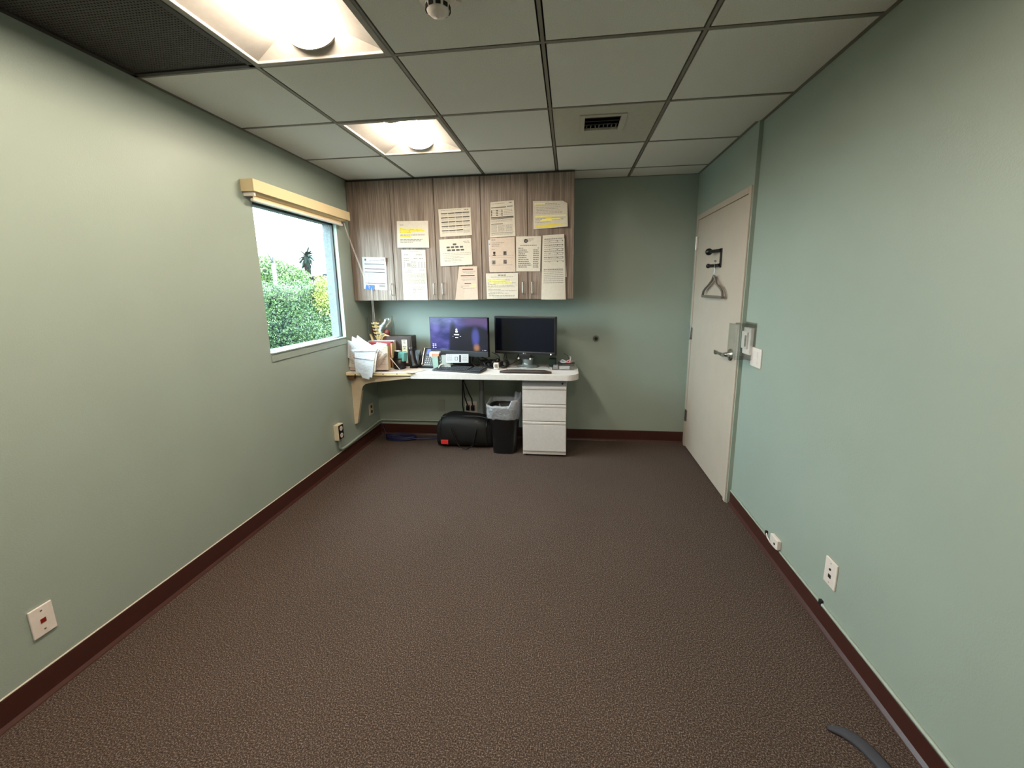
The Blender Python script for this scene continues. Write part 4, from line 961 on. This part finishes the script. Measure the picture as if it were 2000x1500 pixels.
MB().tube(sm([(bx+.035, by_, bz_), (bx+.04, by_, bz_+.03), (bx+.038, by_, bz_+.045), (bx+.03, by_, bz_+.05)]), .006, 6, flat=.5).out('tail', PAPERB, rb)
tag(MB().box(-.185, -.12, 3.77, 3.85, DT+.001, DT+.075).out('pen_box', mat('dark green box', (34, 56, 48), .5), bevel=.003), 'small dark green box behind the right monitor corner', 'box')

# --- phone
ph = thing('desk_phone', (-1.36, 3.68, DT), 'black desk phone with lit display and corded handset', 'phone')
# body wedge, tilted back
L_, R__ = at(816, 716, y=3.64), at(850, 712, y=3.64)
pm, pw = panel_matrix((-1.405, 3.655, 0), (-1.235, 3.625, 0), DT)
MB().hexa([(0, 0, .002), (pw, 0, .002), (pw, .12, .002), (0, .12, .002)], [(0, .0, .022), (pw, .0, .022), (pw-.01, .115, .172), (0.0, .115, .172)]).xf(pm).out('body', BLACK, ph, bevel=.004)
def face(u, v, e): # on the sloped face
    return pm @ Vector((u, v*.115-e*.8, .022+v*.150+e*.6))
mb = MB(); mb.quad(face(.055, .66, .002), face(.155, .66, .002), face(.15, .95, .002), face(.055, .95, .002)); mb.out('display', mat('phone display', (60, 70, 130), .3, emit=((.12, .14, .42), .2)), ph)
mb = MB(); a, b, c, d = face(.034, .0, .001), face(.05, .0, .001), face(.046, .98, .001), face(.02, .98, .001)
mb.tube([face(.046, .05, .004), face(.032, .5, .006), face(.022, .98, .004)], [.009, .010, .011], 8).out('side_grip', NICKEL, ph)
for i in range(5):
    for j in range(4):
        c_ = face(.072+j*.0225, .08+i*.105, .001)
        MB().box(c_.x-.005, c_.x+.005, c_.y-.004, c_.y+.002, c_.z-.0035, c_.z+.0035).out('button', PLASTW if j < 3 else GREYM, ph, bevel=.001)
MB().box(.02, pw-.01, .118, .128, .165, .18).xf(pm).out('top_edge', BLACK, ph, bevel=.004)
MB().tube(sm([(-1.456, 3.66, DT+.198), (-1.446, 3.645, DT+.165), (-1.430, 3.622, DT+.10), (-1.414, 3.606, DT+.048), (-1.408, 3.60, DT+.026)]), [.010]+[.019]*5+[.015]*14+[.019]*4+[.012], 14, flat=1.7).out('handset', BLACK, ph)
MB().hexa([(-1.475, 3.62, DT+.002), (-1.398, 3.62, DT+.002), (-1.398, 3.74, DT+.002), (-1.475, 3.74, DT+.002)], [(-1.475, 3.66, DT+.03), (-1.400, 3.65, DT+.025), (-1.402, 3.74, DT+.165), (-1.478, 3.74, DT+.165)]).out('cradle', BLACK, ph, bevel=.004)
coil = [( -1.42-.04*math.sin(t/28*PI)+.006*math.cos(t*1.6), 3.60+.004*t/3, DT+.009+.006*math.sin(t*1.6)) for t in range(28)]
MB().tube(coil, .0025, 6).out('coil_cord', CABLE, ph)

# small cards between phone and keyboard
c1 = thing('business_cards', (-1.215, 3.62, DT), 'stack of white and orange business cards beside the desk phone', 'cards')
MB().box(-1.262, -1.172, 3.595, 3.64, .898, .912).out('top_card', PLASTW, c1)
MB().box(-1.258, -1.178, 3.598, 3.64, .872, .897).out('orange_box', ORANGE, c1, bevel=.001)
MB().box(-1.265, -1.243, 3.594, 3.598, .872, .898).out('label', PLASTW, c1)
MB().hexa([(-1.235, 3.60, DT+.001), (-1.185, 3.60, DT+.001), (-1.185, 3.66, DT+.001), (-1.235, 3.66, DT+.001)], [(-1.245, 3.60, .871), (-1.19, 3.60, .871), (-1.19, 3.64, .871), (-1.245, 3.64, .871)])  .out('teal_holder', SAGE, c1, bevel=.002)
tag(MB().tube(sm([(-1.18, 3.57, DT+.006), (-1.172, 3.575, DT+.03), (-1.16, 3.58, DT+.045), (-1.14, 3.585, DT+.05)]), .005, 8).out('white_clip', PLASTW), 'small curved white clip behind the keyboard left end', 'clip')
random.seed(21)
kc = MB()
for k in range(9): kc.ball((-1.155+random.uniform(-.012, .012), 3.61+random.uniform(-.01, .01), DT+.012+k*.011), .012, n=8)
tag(kc.out('key_chain', mat('chain grey', (110, 116, 110), .35, metal=.5)), 'grey beaded chain heap left of the printed card', 'chain')
# loose papers on white desktop near pen cup
q = [at(*s, z=DT+.004) for s in ((778, 727), (806, 729), (835, 722), (800, 718))]
tag(MB().hexa([(v.x, v.y, DT+.0045) for v in q], [(v.x, v.y, DT+.0055) for v in q]).out('loose_sheet', PINKP), 'pale pink sheet lying flat before the desk phone', 'paper')
q = [at(*s, z=DT+.004) for s in ((806, 728), (842, 728), (856, 720), (822, 719))]
tag(MB().hexa([(v.x, v.y, DT+.001) for v in q], [(v.x, v.y, DT+.002) for v in q]).out('loose_sheet', PAPERB), 'white sheet lying flat between phone and keyboard', 'paper')

# --- black mesh pen cup with teal box
cx_, cy_ = -1.548, 3.585
pcup = thing('pen_cup', (cx_, cy_, .758), 'black mesh pen cup standing right of the paper bundle', 'pen cup')
mb = MB(); zc = .759
mb.lathe([(.048, zc), (.054, zc+.02), (.062, zc+.098), (.059, zc+.098), (.045, zc+.006)], (cx_, cy_, 0), 28); mb.out('cup', mat('black mesh', (22, 20, 22), .4), pcup)
for k in range(2): MB().lathe([(.0635-k*.0095, zc+.094-k*.09), (.0655-k*.0095, zc+.098-k*.09), (.0625-k*.0095, zc+.102-k*.09)], (cx_, cy_, 0), 28).out('rim', BLACK, pcup)
tb = thing('teal_box', (-1.53, 3.57, .85), 'black and teal small carton tucked in the pen cup', 'box')
mb = MB().box(-.045, .0, -.03, .03, 0, .085); Mx = Matrix.Translation((-1.545, 3.58, .835)) @ Matrix.Rotation(.12, 4, 'Y') @ Matrix.Rotation(-.25, 4, 'Z')
mb.xf(Mx).out('dark_side', BLACK, tb, bevel=.002); MB().box(.0, .062, -.03, .03, .004, .08).xf(Mx).out('teal_side', TEAL, tb, bevel=.002)
MB().box(-.044, .001, -.028, .028, .085, .0865).xf(Mx).out('lid', PLASTW, tb)
pn = [at(758, 694, y=3.50), at(782, 723, y=3.495)]
mb = MB().tube([pn[0], pn[0].lerp(pn[1], .4), pn[1]], [.004, .004, .0025], 8); tag(mb.out('pen', PLASTW), 'slim white pen leaning in front of the black pen cup', 'pen')

# --- dark case with vertical label
bd = thing('document_case', (-1.58, 3.76, .757), 'dark brown cloth case with a cream vertical label', 'case')
bx0, bx1, by0, by1, bz0, bz1 = -1.715, -1.468, 3.70, 3.82, .768, 1.045
MB().box(bx0, bx1, by0, by1, bz0, bz1).out('body', BROWNC, bd, bevel=.003)
MB().box(bx0+.005, bx1-.012, by0-.004, by0+.001, bz0+.004, bz1-.008).out('front_flap', BROWNC, bd, bevel=.002)
MB().box(-1.563, -1.512, by0-.0055, by0-.0035, .79, 1.012).out('label', LABELC, bd)
for k, ch in enumerate('玉堂風詩'):
    zc = .985-k*.05
    try:
        tm = text_mb(ch, .042, lambda u, v, zc=zc: (-1.5375+u, by0-.0062, zc+v))
        if tm.f: tm.out('character', INK, bd)
    except Exception: pass

# --- maroon folders + box carrying the spine model
mf = thing('maroon_binder', (-1.73, 3.62, .757), 'maroon binder standing behind the paper bundle', 'binder')
MB().box(-1.845, -1.625, 3.60, 3.66, .7665, 1.002).out('cover', MAROON, mf, bevel=.006)
MB().box(-1.84, -1.622, 3.66, 3.70, .7665, 1.008).out('page_block', mat('lilac white', (220, 205, 212), .6), mf, bevel=.002)
MB().box(-1.63, -1.617, 3.595, 3.66, .7665, .99).out('edge', MANILA, mf, bevel=.002)
bxs = tag(MB().box(-1.90, -1.60, 3.702, 3.90, .7665, 1.0).out('storage_box', mat('white carton', (206, 206, 206), .7), bevel=.002), 'pale carton behind the maroon binder carrying the bone model', 'box')

# --- spine and pelvis model
sp0 = (-1.79, 3.79, 1.001)
sn = thing('pelvis_model', sp0, 'anatomical lower spine and pelvis model in clear plastic film', 'anatomical model')
sx0 = -1.80; sy_ = 3.72
for k in range(5):
    z = 1.045+k*.030; x = sx0-.006*k+.004; mb = MB()
    mb.lathe([(.020, -.010), (.017, 0), (.020, .010)], (x, sy_, z), 14)
    for s in (-1, 1): mb.tube([(x+s*.012, sy_-.003, z), (x+s*.030, sy_-.008, z-.004), (x+s*.038, sy_-.006, z+.006)], [.008, .006, .004], 8)
    mb.tube([(x, sy_-.012, z+.003), (x, sy_-.030, z-.006)], [.008, .005], 8)
    mb.out('vertebra', BONE, sn)
for k in range(4): MB().lathe([(.018, -.003), (.019, 0), (.018, .003)], (sx0-.006*k+.001, sy_, 1.060+k*.030), 14).out('spinal_disc', DISC, sn)
mb = MB(); loft(mb, [rrect(sx0+.004, sy_, .030, .014, 1.035), rrect(sx0+.004, sy_-.002, .022, .014, 1.018), rrect(sx0+.002, sy_, .012, .012, 1.002)], cap1=True); mb.out('sacrum', BONE, sn)
# right iliac wing: rim and hollow muscle surface
rim = [(-1.715+.050*math.cos(a), 3.715-.01*math.sin(a), 1.000+.052*math.sin(a)) for a in [PI*k/14 for k in range(15)]]
MB().tube(rim, .006, 8).out('iliac_crest', BONE, sn)
MB().add([(-1.715, 3.735, 1.002)]+[(p[0], p[1]+.006, p[2]) for p in rim], [(0, k+1, k+2) for k in range(14)], 0, True).add([(-1.715, 3.74, 1.002)]+[(p[0], p[1]+.010, p[2]) for p in rim], [(0, k+2, k+1) for k in range(14)], 0, True).out('iliac_muscle', MUSC, sn)
mb = MB(); mb.tube(sm([(-1.79, 3.72, 1.02), (-1.77, 3.71, 1.06), (-1.74, 3.71, 1.065), (-1.715, 3.71, 1.05)]), .007, 8).out('rib_bone', BONE, sn)
MB().tube([(-1.885, 3.73, 1.06), (-1.868, 3.72, 1.03), (-1.858, 3.715, 1.002)], [.009, .010, .012], 8).out('femur_left', BONE, sn)
mb = MB(); mb.ball((-1.855, 3.76, 1.09), .03, n=14, sc=(.8, .5, 2.0)); mb.out('muscle_left', MUSC, sn)
mb = MB(); mb.ball((-1.735, 3.765, 1.065), .03, n=14, sc=(1.1, .5, 1.5)); mb.out('muscle_right', MUSC, sn)
MB().box(-1.875, -1.74, 3.71, 3.80, 1.0005, 1.005).out('base_plate', DISC, sn)
# clear film bag around it
random.seed(9)
rings = []
for k, (z, a, b) in enumerate([(1.003, .10, .05), (1.05, .125, .06), (1.10, .130, .06), (1.15, .128, .05), (1.19, .125, .035), (1.22, .12, .02)]):
    rings.append([(-1.785+a*math.cos(2*PI*i/28)+random.uniform(-.004, .004), 3.755+b*math.sin(2*PI*i/28)+random.uniform(-.006, .006), z+(.035*abs(math.cos(2*PI*i/28))**2-.02 if k > 3 else 0)+random.uniform(-.005, .005)) for i in range(28)])
mb = MB(); loft(mb, rings, cap0=False); tag(mb.out('plastic_bag', FILM), 'clear crinkled plastic bag around the bone model', 'bag')

# --- banded bundle of papers leaning at the front of the shelf
bu = thing('paper_bundle', (-1.79, 3.40, .766), 'thick bundle of papers and folders held by rubber bands on the side shelf', 'paper bundle')
YY = 3.365
def pq(px_, py_, y): 
    v = at(px_, py_, y=y); v.x = max(v.x, XL(y)+.004); return v
# folder blocks standing behind
for i, (a, b, c, d, m, y) in enumerate([((672, 690), (757, 676), (759, 724), (674, 724), MANILA, 3.46), ((673, 684), (735, 672), (752, 722), (674, 722), PAPER, 3.44), ((735, 669), (755, 672), (758, 723), (722, 724), PINKP, 3.43), ((671, 700), (700, 696), (705, 724), (673, 723), PINKP, 3.405)]):
    c4 = [pq(*s, y) for s in (a, b, c, d)]
    for s in (2, 3): c4[s].z = max(c4[s].z, .7675)
    mb = MB(); mb.hexa([(v.x, v.y, v.z) for v in c4], [(v.x, v.y+.05 if i == 0 else v.y+.018, v.z) for v in c4]); mb.out('folder', m, bu, bevel=.002)
    if m is PINKP or m is PAPER:
        pass
sheets = [((698, 655), (741, 683), (722, 731), (684, 712), PAPERB, 3.402), ((688, 657), (737, 681), (724, 732), (679, 716), PAPER, 3.396), ((679, 664), (731, 681), (727, 725), (672, 698), PAPERB, 3.388),
          ((738, 673), (757, 676), (758, 722), (722, 723), PINKP, 3.412), ((757, 690), (749, 688), (728, 715), (735, 724), PINKP, 3.405),
          ((683, 692), (735, 684), (733, 724), (700, 724), PINKP, 3.380)]
random.seed(31)
for (a, b, c, d, m, y) in sheets:
    c4 = [pq(*s, y) for s in (a, b, c, d)]
    pr = []
    for k in range(12): pr += line(.08, random.uniform(.5, .95), .08+k*.07, .012, 3)
    for k_, v in enumerate(c4):
        if k_ >= 2: v.z = max(v.z, .7675)
    paper('sheet', c4, lambda u, v: .001+.008*math.sin(PI*u)*(1-v), pr, ML, None, parent=bu, base=m)
hang = [((692, 686), (734, 685), (727, 738), (695, 726), 3.325, PAPERB), ((694, 690), (737, 690), (733, 727), (712, 737), 3.329, PAPER), ((690, 700), (731, 700), (721, 741), (708, 738), 3.327, PAPERB)]
for (a, b, c, d, y, m) in reversed(hang):
    pr = []
    for k in range(14): pr += line(.08, random.uniform(.5, .95), .06+k*.06, .009, 3)
    if y == 3.325: pr += [(.0, .34, 1, .355, 1), (.0, .02, 1, .032, 2)]
    paper('sheet', [pq(*s, y) for s in (a, b, c, d)], lambda u, v: .001+.006*math.sin(PI*v), pr, ML, None, parent=bu, base=m)
pr = [(.25, .45, .75, .60, 1)]
paper('sheet', [pq(*s, 3.335) for s in ((684, 683), (733, 679), (736, 692), (692, 688))], lambda u, v: .002, [(.35, .45, .8, .6, 1)], ML, None, parent=bu, base=PAPERB)
RB = mat('rubber band', (120, 110, 130), .6)
for pts in (((692, 686), (692, 705), (694, 722)), ((733, 684), (735, 704), (735, 723)), ((690, 698), (705, 701), (728, 706)), ((692, 686), (712, 686.5), (732, 686)), ((739, 683), (747, 689), (757, 696))):
    MB().tube([pq(*s, 3.318 if pts[0][0] < 730 else 3.372) for s in pts], .0015, 6).out('rubber_band', RB, bu)

# ================================================================== FLOOR STRIP (bottom right)
pa = [at(*q, z=.008) for q in ((1615, 1420), (1652, 1431), (1682, 1451), (1712, 1480), (1738, 1512), (1770, 1560))]
mb = MB(); pts = sm(pa, 5); n = len(pts); vs = []
for i, p in enumerate(pts):
    t = (pts[min(i+1, n-1)]-pts[max(i-1, 0)]).normalized(); s = Vector((-t.y, t.x, 0)); w_ = .025*min(1, .25+i*.14)
    vs += [p+s*w_+Vector((0, 0, -.0045)), p+s*w_*.6+Vector((0, 0, .002)), p-s*w_*.6+Vector((0, 0, .002)), p-s*w_+Vector((0, 0, -.0045))]
mb.add(vs, [(i*4+k, i*4+k+1, (i+1)*4+k+1, (i+1)*4+k) for i in range(n-1) for k in range(3)]+[(i*4+3, i*4, (i+1)*4, (i+1)*4+3) for i in range(n-1)], 0, True)
tag(mb.out('fabric_strap', STRAP), 'dark grey woven strap curving over the carpet at the near right', 'strap')

# ================================================================== OUTSIDE
ggr = tag(MB().box(-90, -2.07, -60, 110, -.7, -.6).out('ground', mat('outdoor ground', (84, 86, 80), .9)), 'paved ground outside beyond the window', 'ground', kind='structure')
def leafmat(name, a, b):
    m = mat(name, a, .6); nt = m.node_tree; bs = nt.nodes['Principled BSDF']; oi = nt.nodes.new('ShaderNodeTexCoord')
    n = nt.nodes.new('ShaderNodeTexNoise'); n.inputs['Scale'].default_value = 14; n.inputs['Detail'].default_value = 4; nt.links.new(oi.outputs['Object'], n.inputs['Vector'])
    cr = nt.nodes.new('ShaderNodeValToRGB'); e = cr.color_ramp.elements; e[0].position = .38; e[1].position = .62; e[0].color = lin(a)+(1,); e[1].color = lin(b)+(1,)
    nt.links.new(n.outputs['Fac'], cr.inputs[0]); nt.links.new(cr.outputs[0], bs.inputs['Base Color']); return m
LEAF1 = leafmat('hedge leaf', (34, 56, 32), (86, 110, 60)); LEAF2 = leafmat('bush leaf', (44, 70, 34), (96, 118, 58)); LEAF3 = leafmat('yellow leaf', (96, 108, 40), (136, 134, 58))
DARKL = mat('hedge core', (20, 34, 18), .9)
def leaves(mb, n, sampler, size, m=0):
    for _ in range(n):
        c = Vector(sampler()); d = Vector((random.gauss(0, 1), random.gauss(0, 1), random.gauss(.3, 1))).normalized(); e = d.orthogonal().normalized()
        e = (Matrix.Rotation(random.uniform(0, 6.28), 3, d) @ e); f_ = d.cross(e); s = size*random.uniform(.6, 1.3)
        mb.add([c-e*s, c+f_*s*.45, c+e*s, c-f_*s*.45], [(0, 1, 2, 3)], m)
random.seed(17)
hd = thing('hedge', (-4.9, 7.2, -.6), 'clipped green hedge just outside the window', 'hedge')
def topz(y): return 1.49+.05*math.sin(y*2.3)+.04*math.sin(y*5.1)+.03*math.sin(y*9)
mb = MB(); N = 60
for i in range(N):
    ya, yb = lerp(3, 13, i/N), lerp(3, 13, (i+1)/N); mb.box(-5.9, -4.22-.06*math.sin(ya*4), ya, yb, -.6, topz(ya)-.08)
mb.out('core', DARKL, hd)
def s1():
    y = random.uniform(4.6, 8.6); z = random.uniform(.2, topz(y)); return (-4.1-.06*math.sin(y*4)-.1*math.sin(z*6+y)*.5-random.random()**2*.18, y, z)
def s2():
    y = random.uniform(4.4, 10); return (random.uniform(-5.8, -4.1), y, topz(y)-.06+random.random()*.12)
def s3():
    y = random.gauss(6.55, .12); z = random.gauss(1.45, .16); return (-4.03-random.random()*.12, y, z)
mb = MB(); leaves(mb, 62000, s1, .017); leaves(mb, 16000, s2, .018)
o = mb.out('foliage', LEAF1, hd); o['kind'] = 'stuff'
mb = MB(); leaves(mb, 2200, s3, .018); o = mb.out('yellow_foliage', LEAF3, hd); o['kind'] = 'stuff'
random.seed(5)
def bush(c, r, sc, n, lab, size=.11):
    b = thing('tree', (c[0], c[1], -.6), lab, 'tree', 'rounded trees beyond the hedge')
    MB().ball(c, r*.85, n=16, sc=sc).out('core', DARKL, b)
    MB().tube([(c[0], c[1], -.6), (c[0], c[1], c[2])], .2, 8).out('trunk', mat('bark', (90, 76, 62), .9) if 'bark' not in MATS else MATS['bark'], b)
    mb = MB()
    def s():
        d = Vector((random.gauss(0, 1), random.gauss(0, 1), random.gauss(0, 1))).normalized(); q = r*(.82+random.random()*.25+.08*math.sin(d.x*9+d.z*7))
        return (c[0]+d.x*q*sc[0], c[1]+d.y*q*sc[1], c[2]+d.z*q*sc[2])
    leaves(mb, n, s, size); o = mb.out('foliage', LEAF2, b); o['kind'] = 'stuff'
bush(tuple(at(522, 545, x=-26)), 2.8, (1, 1, .62), 14000, 'leftmost rounded green tree above the hedge, behind the street lamp post')
bush(tuple(at(553, 553, x=-27)), 2.6, (1, 1, .60), 12000, 'middle rounded green tree rising above the hedge')
bush(tuple(at(578, 560, x=-28)), 2.3, (1, 1, .60), 9000, 'rightmost rounded green tree above the hedge, just left of the palm')
# palm
pc_ = at(598, 502, x=-40); pb_ = at(605, 560, x=-40)
pl = thing('palm_tree', (pc_.x, pc_.y, -.6), 'tall fan of palm fronds on a thin trunk beyond the hedge', 'palm tree')
MB().tube([(pc_.x, pc_.y+.3, -.6), (pc_.x, pc_.y+.15, 3), pc_], [.5, .42, .5], 10).out('trunk', mat('palm bark', (30, 26, 25), .9, spec=0), pl)
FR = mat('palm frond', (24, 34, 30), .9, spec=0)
for k in range(64):
    az = random.uniform(0, 2*PI); el = random.uniform(-1.2, 1.25); ln = random.uniform(1.9, 2.6); pts = []
    for i in range(8):
        t = i/7; hr = ln*t*math.cos(el)*(1-.12*t); vz = ln*t*math.sin(el)-ln*.38*t*t
        pts.append(Vector((pc_.x+hr*math.cos(az), pc_.y+hr*math.sin(az), pc_.z+.2+vz)))
    mb = MB(); vs = []
    for i, p in enumerate(pts):
        t = (pts[min(i+1, 7)]-pts[max(i-1, 0)]).normalized(); sd = t.cross(Vector((0, 0, 1))).normalized(); wd = .13*math.sin(PI*min(1, .12+i/7*.9))
        vs += [p+sd*wd-Vector((0, 0, wd*.6)), p, p-sd*wd-Vector((0, 0, wd*.6))]
    mb.add(vs, [(i*3+j, i*3+j+1, i*3+j+4, i*3+j+3) for i in range(7) for j in range(2)])
    for i in range(1, 8):
        for sg in (0, 2):
            q = Vector(vs[i*3+sg]); o_ = (q-pts[i]); mb.add([q, pts[i-1].lerp(pts[i], .3)+o_*.8, q+o_*1.1+(pts[i]-pts[i-1])*.8], [(0, 1, 2)])
    mb.out('frond', FR, pl)
# street lamp
LPM = mat('lamp arm grey', (18, 19, 20), .5)
lp_ = at(534, 515, x=-22); top = at(532.5, 502, x=-22); arm = at(511, 487, x=-22)
sl_ = thing('street_lamp', (lp_.x, lp_.y, -.6), 'pale street lamp post with a long curved arm', 'street lamp')
MB().tube([(lp_.x, lp_.y, -.6), lp_], [.17, .13], 12).out('pole', mat('pale pole', (84, 90, 92), .5), sl_)
MB().tube([lp_, top], [.09, .06], 10).out('pole_top', LPM, sl_)
mid = (Vector(lp_)+Vector(arm))/2+Vector((0, 0, .25))
MB().tube(sm([lp_, mid, arm, arm+Vector((0, -.9, .02))]), .035, 8).out('arm', LPM, sl_)
MB().ball(arm+Vector((0, -1.1, -.03)), .25, sc=(.6, 1.4, .35)).out('lamp_head', LPM, sl_)
# power line
wa, wb = at(500, 447, x=-30), at(660, 481, x=-30)
dv = wb-wa
pA, pB = wa-dv*1.2+Vector((0, 0, .9)), wb+dv*1.2+Vector((0, 0, .7))
pln = thing('power_line', (pA.x, pA.y, -.6), 'thin overhead power line crossing the white sky above the hedge', 'power line')
MB().tube([pA, wa+Vector((0, 0, .05)), wa.lerp(wb, .5)-Vector((0, 0, .05)), wb, pB], .030, 6).out('wire', mat('overhead wire', (14, 14, 14), .6), pln)
for q in (pA, pB): MB().tube([(q.x, q.y, -.6), (q.x, q.y, q.z+.3)], .14, 8).out('utility_pole', MATS['bark'], pln)
# house
hr_ = at(604, 541, x=-20); hr2 = at(648, 530, x=-20)
hs_ = thing('house', (-21, 36, -.6), 'pale house with a low sloping grey roof beyond the hedge', 'house')
vd = Vector((hr_.x, hr_.y, 0)).normalized(); HM = Matrix(((-vd.y*-1, vd.x, 0, hr_.x), (-vd.x, vd.y, 0, hr_.y), (0, 0, 1, 0), (0, 0, 0, 1)))
zl = hr_.z; sl2 = .22
MB().hexa([(.3, .25, -.6), (8, .25, -.6), (8, 5, -.6), (.3, 5, -.6)], [(.3, .25, zl-.12), (8, .25, zl-.2+sl2*8), (8, 5, zl-.2+sl2*8), (.3, 5, zl-.12)]).xf(HM).out('wall', mat('house wall', (40, 43, 46), .9, spec=0), hs_)
MB().hexa([(0, 0, zl-.14), (8.4, 0, zl-.14+sl2*8.4), (8.4, 5.2, zl-.14+sl2*8.4), (0, 5.2, zl-.14)], [(0, 0, zl), (8.4, 0, zl+sl2*8.4), (8.4, 5.2, zl+sl2*8.4), (0, 5.2, zl)]).xf(HM).out('roof', mat('house roof', (14, 18, 24), .9, spec=0), hs_)
wi = MB().box(1.2, 2.6, .2, .26, zl-.95, zl-.12).xf(HM).out('window', BLACK, hs_)
MB().box(1.14, 2.66, .17, .22, zl-.12, zl-.05).xf(HM).out('window_trim', GREYM, wi)
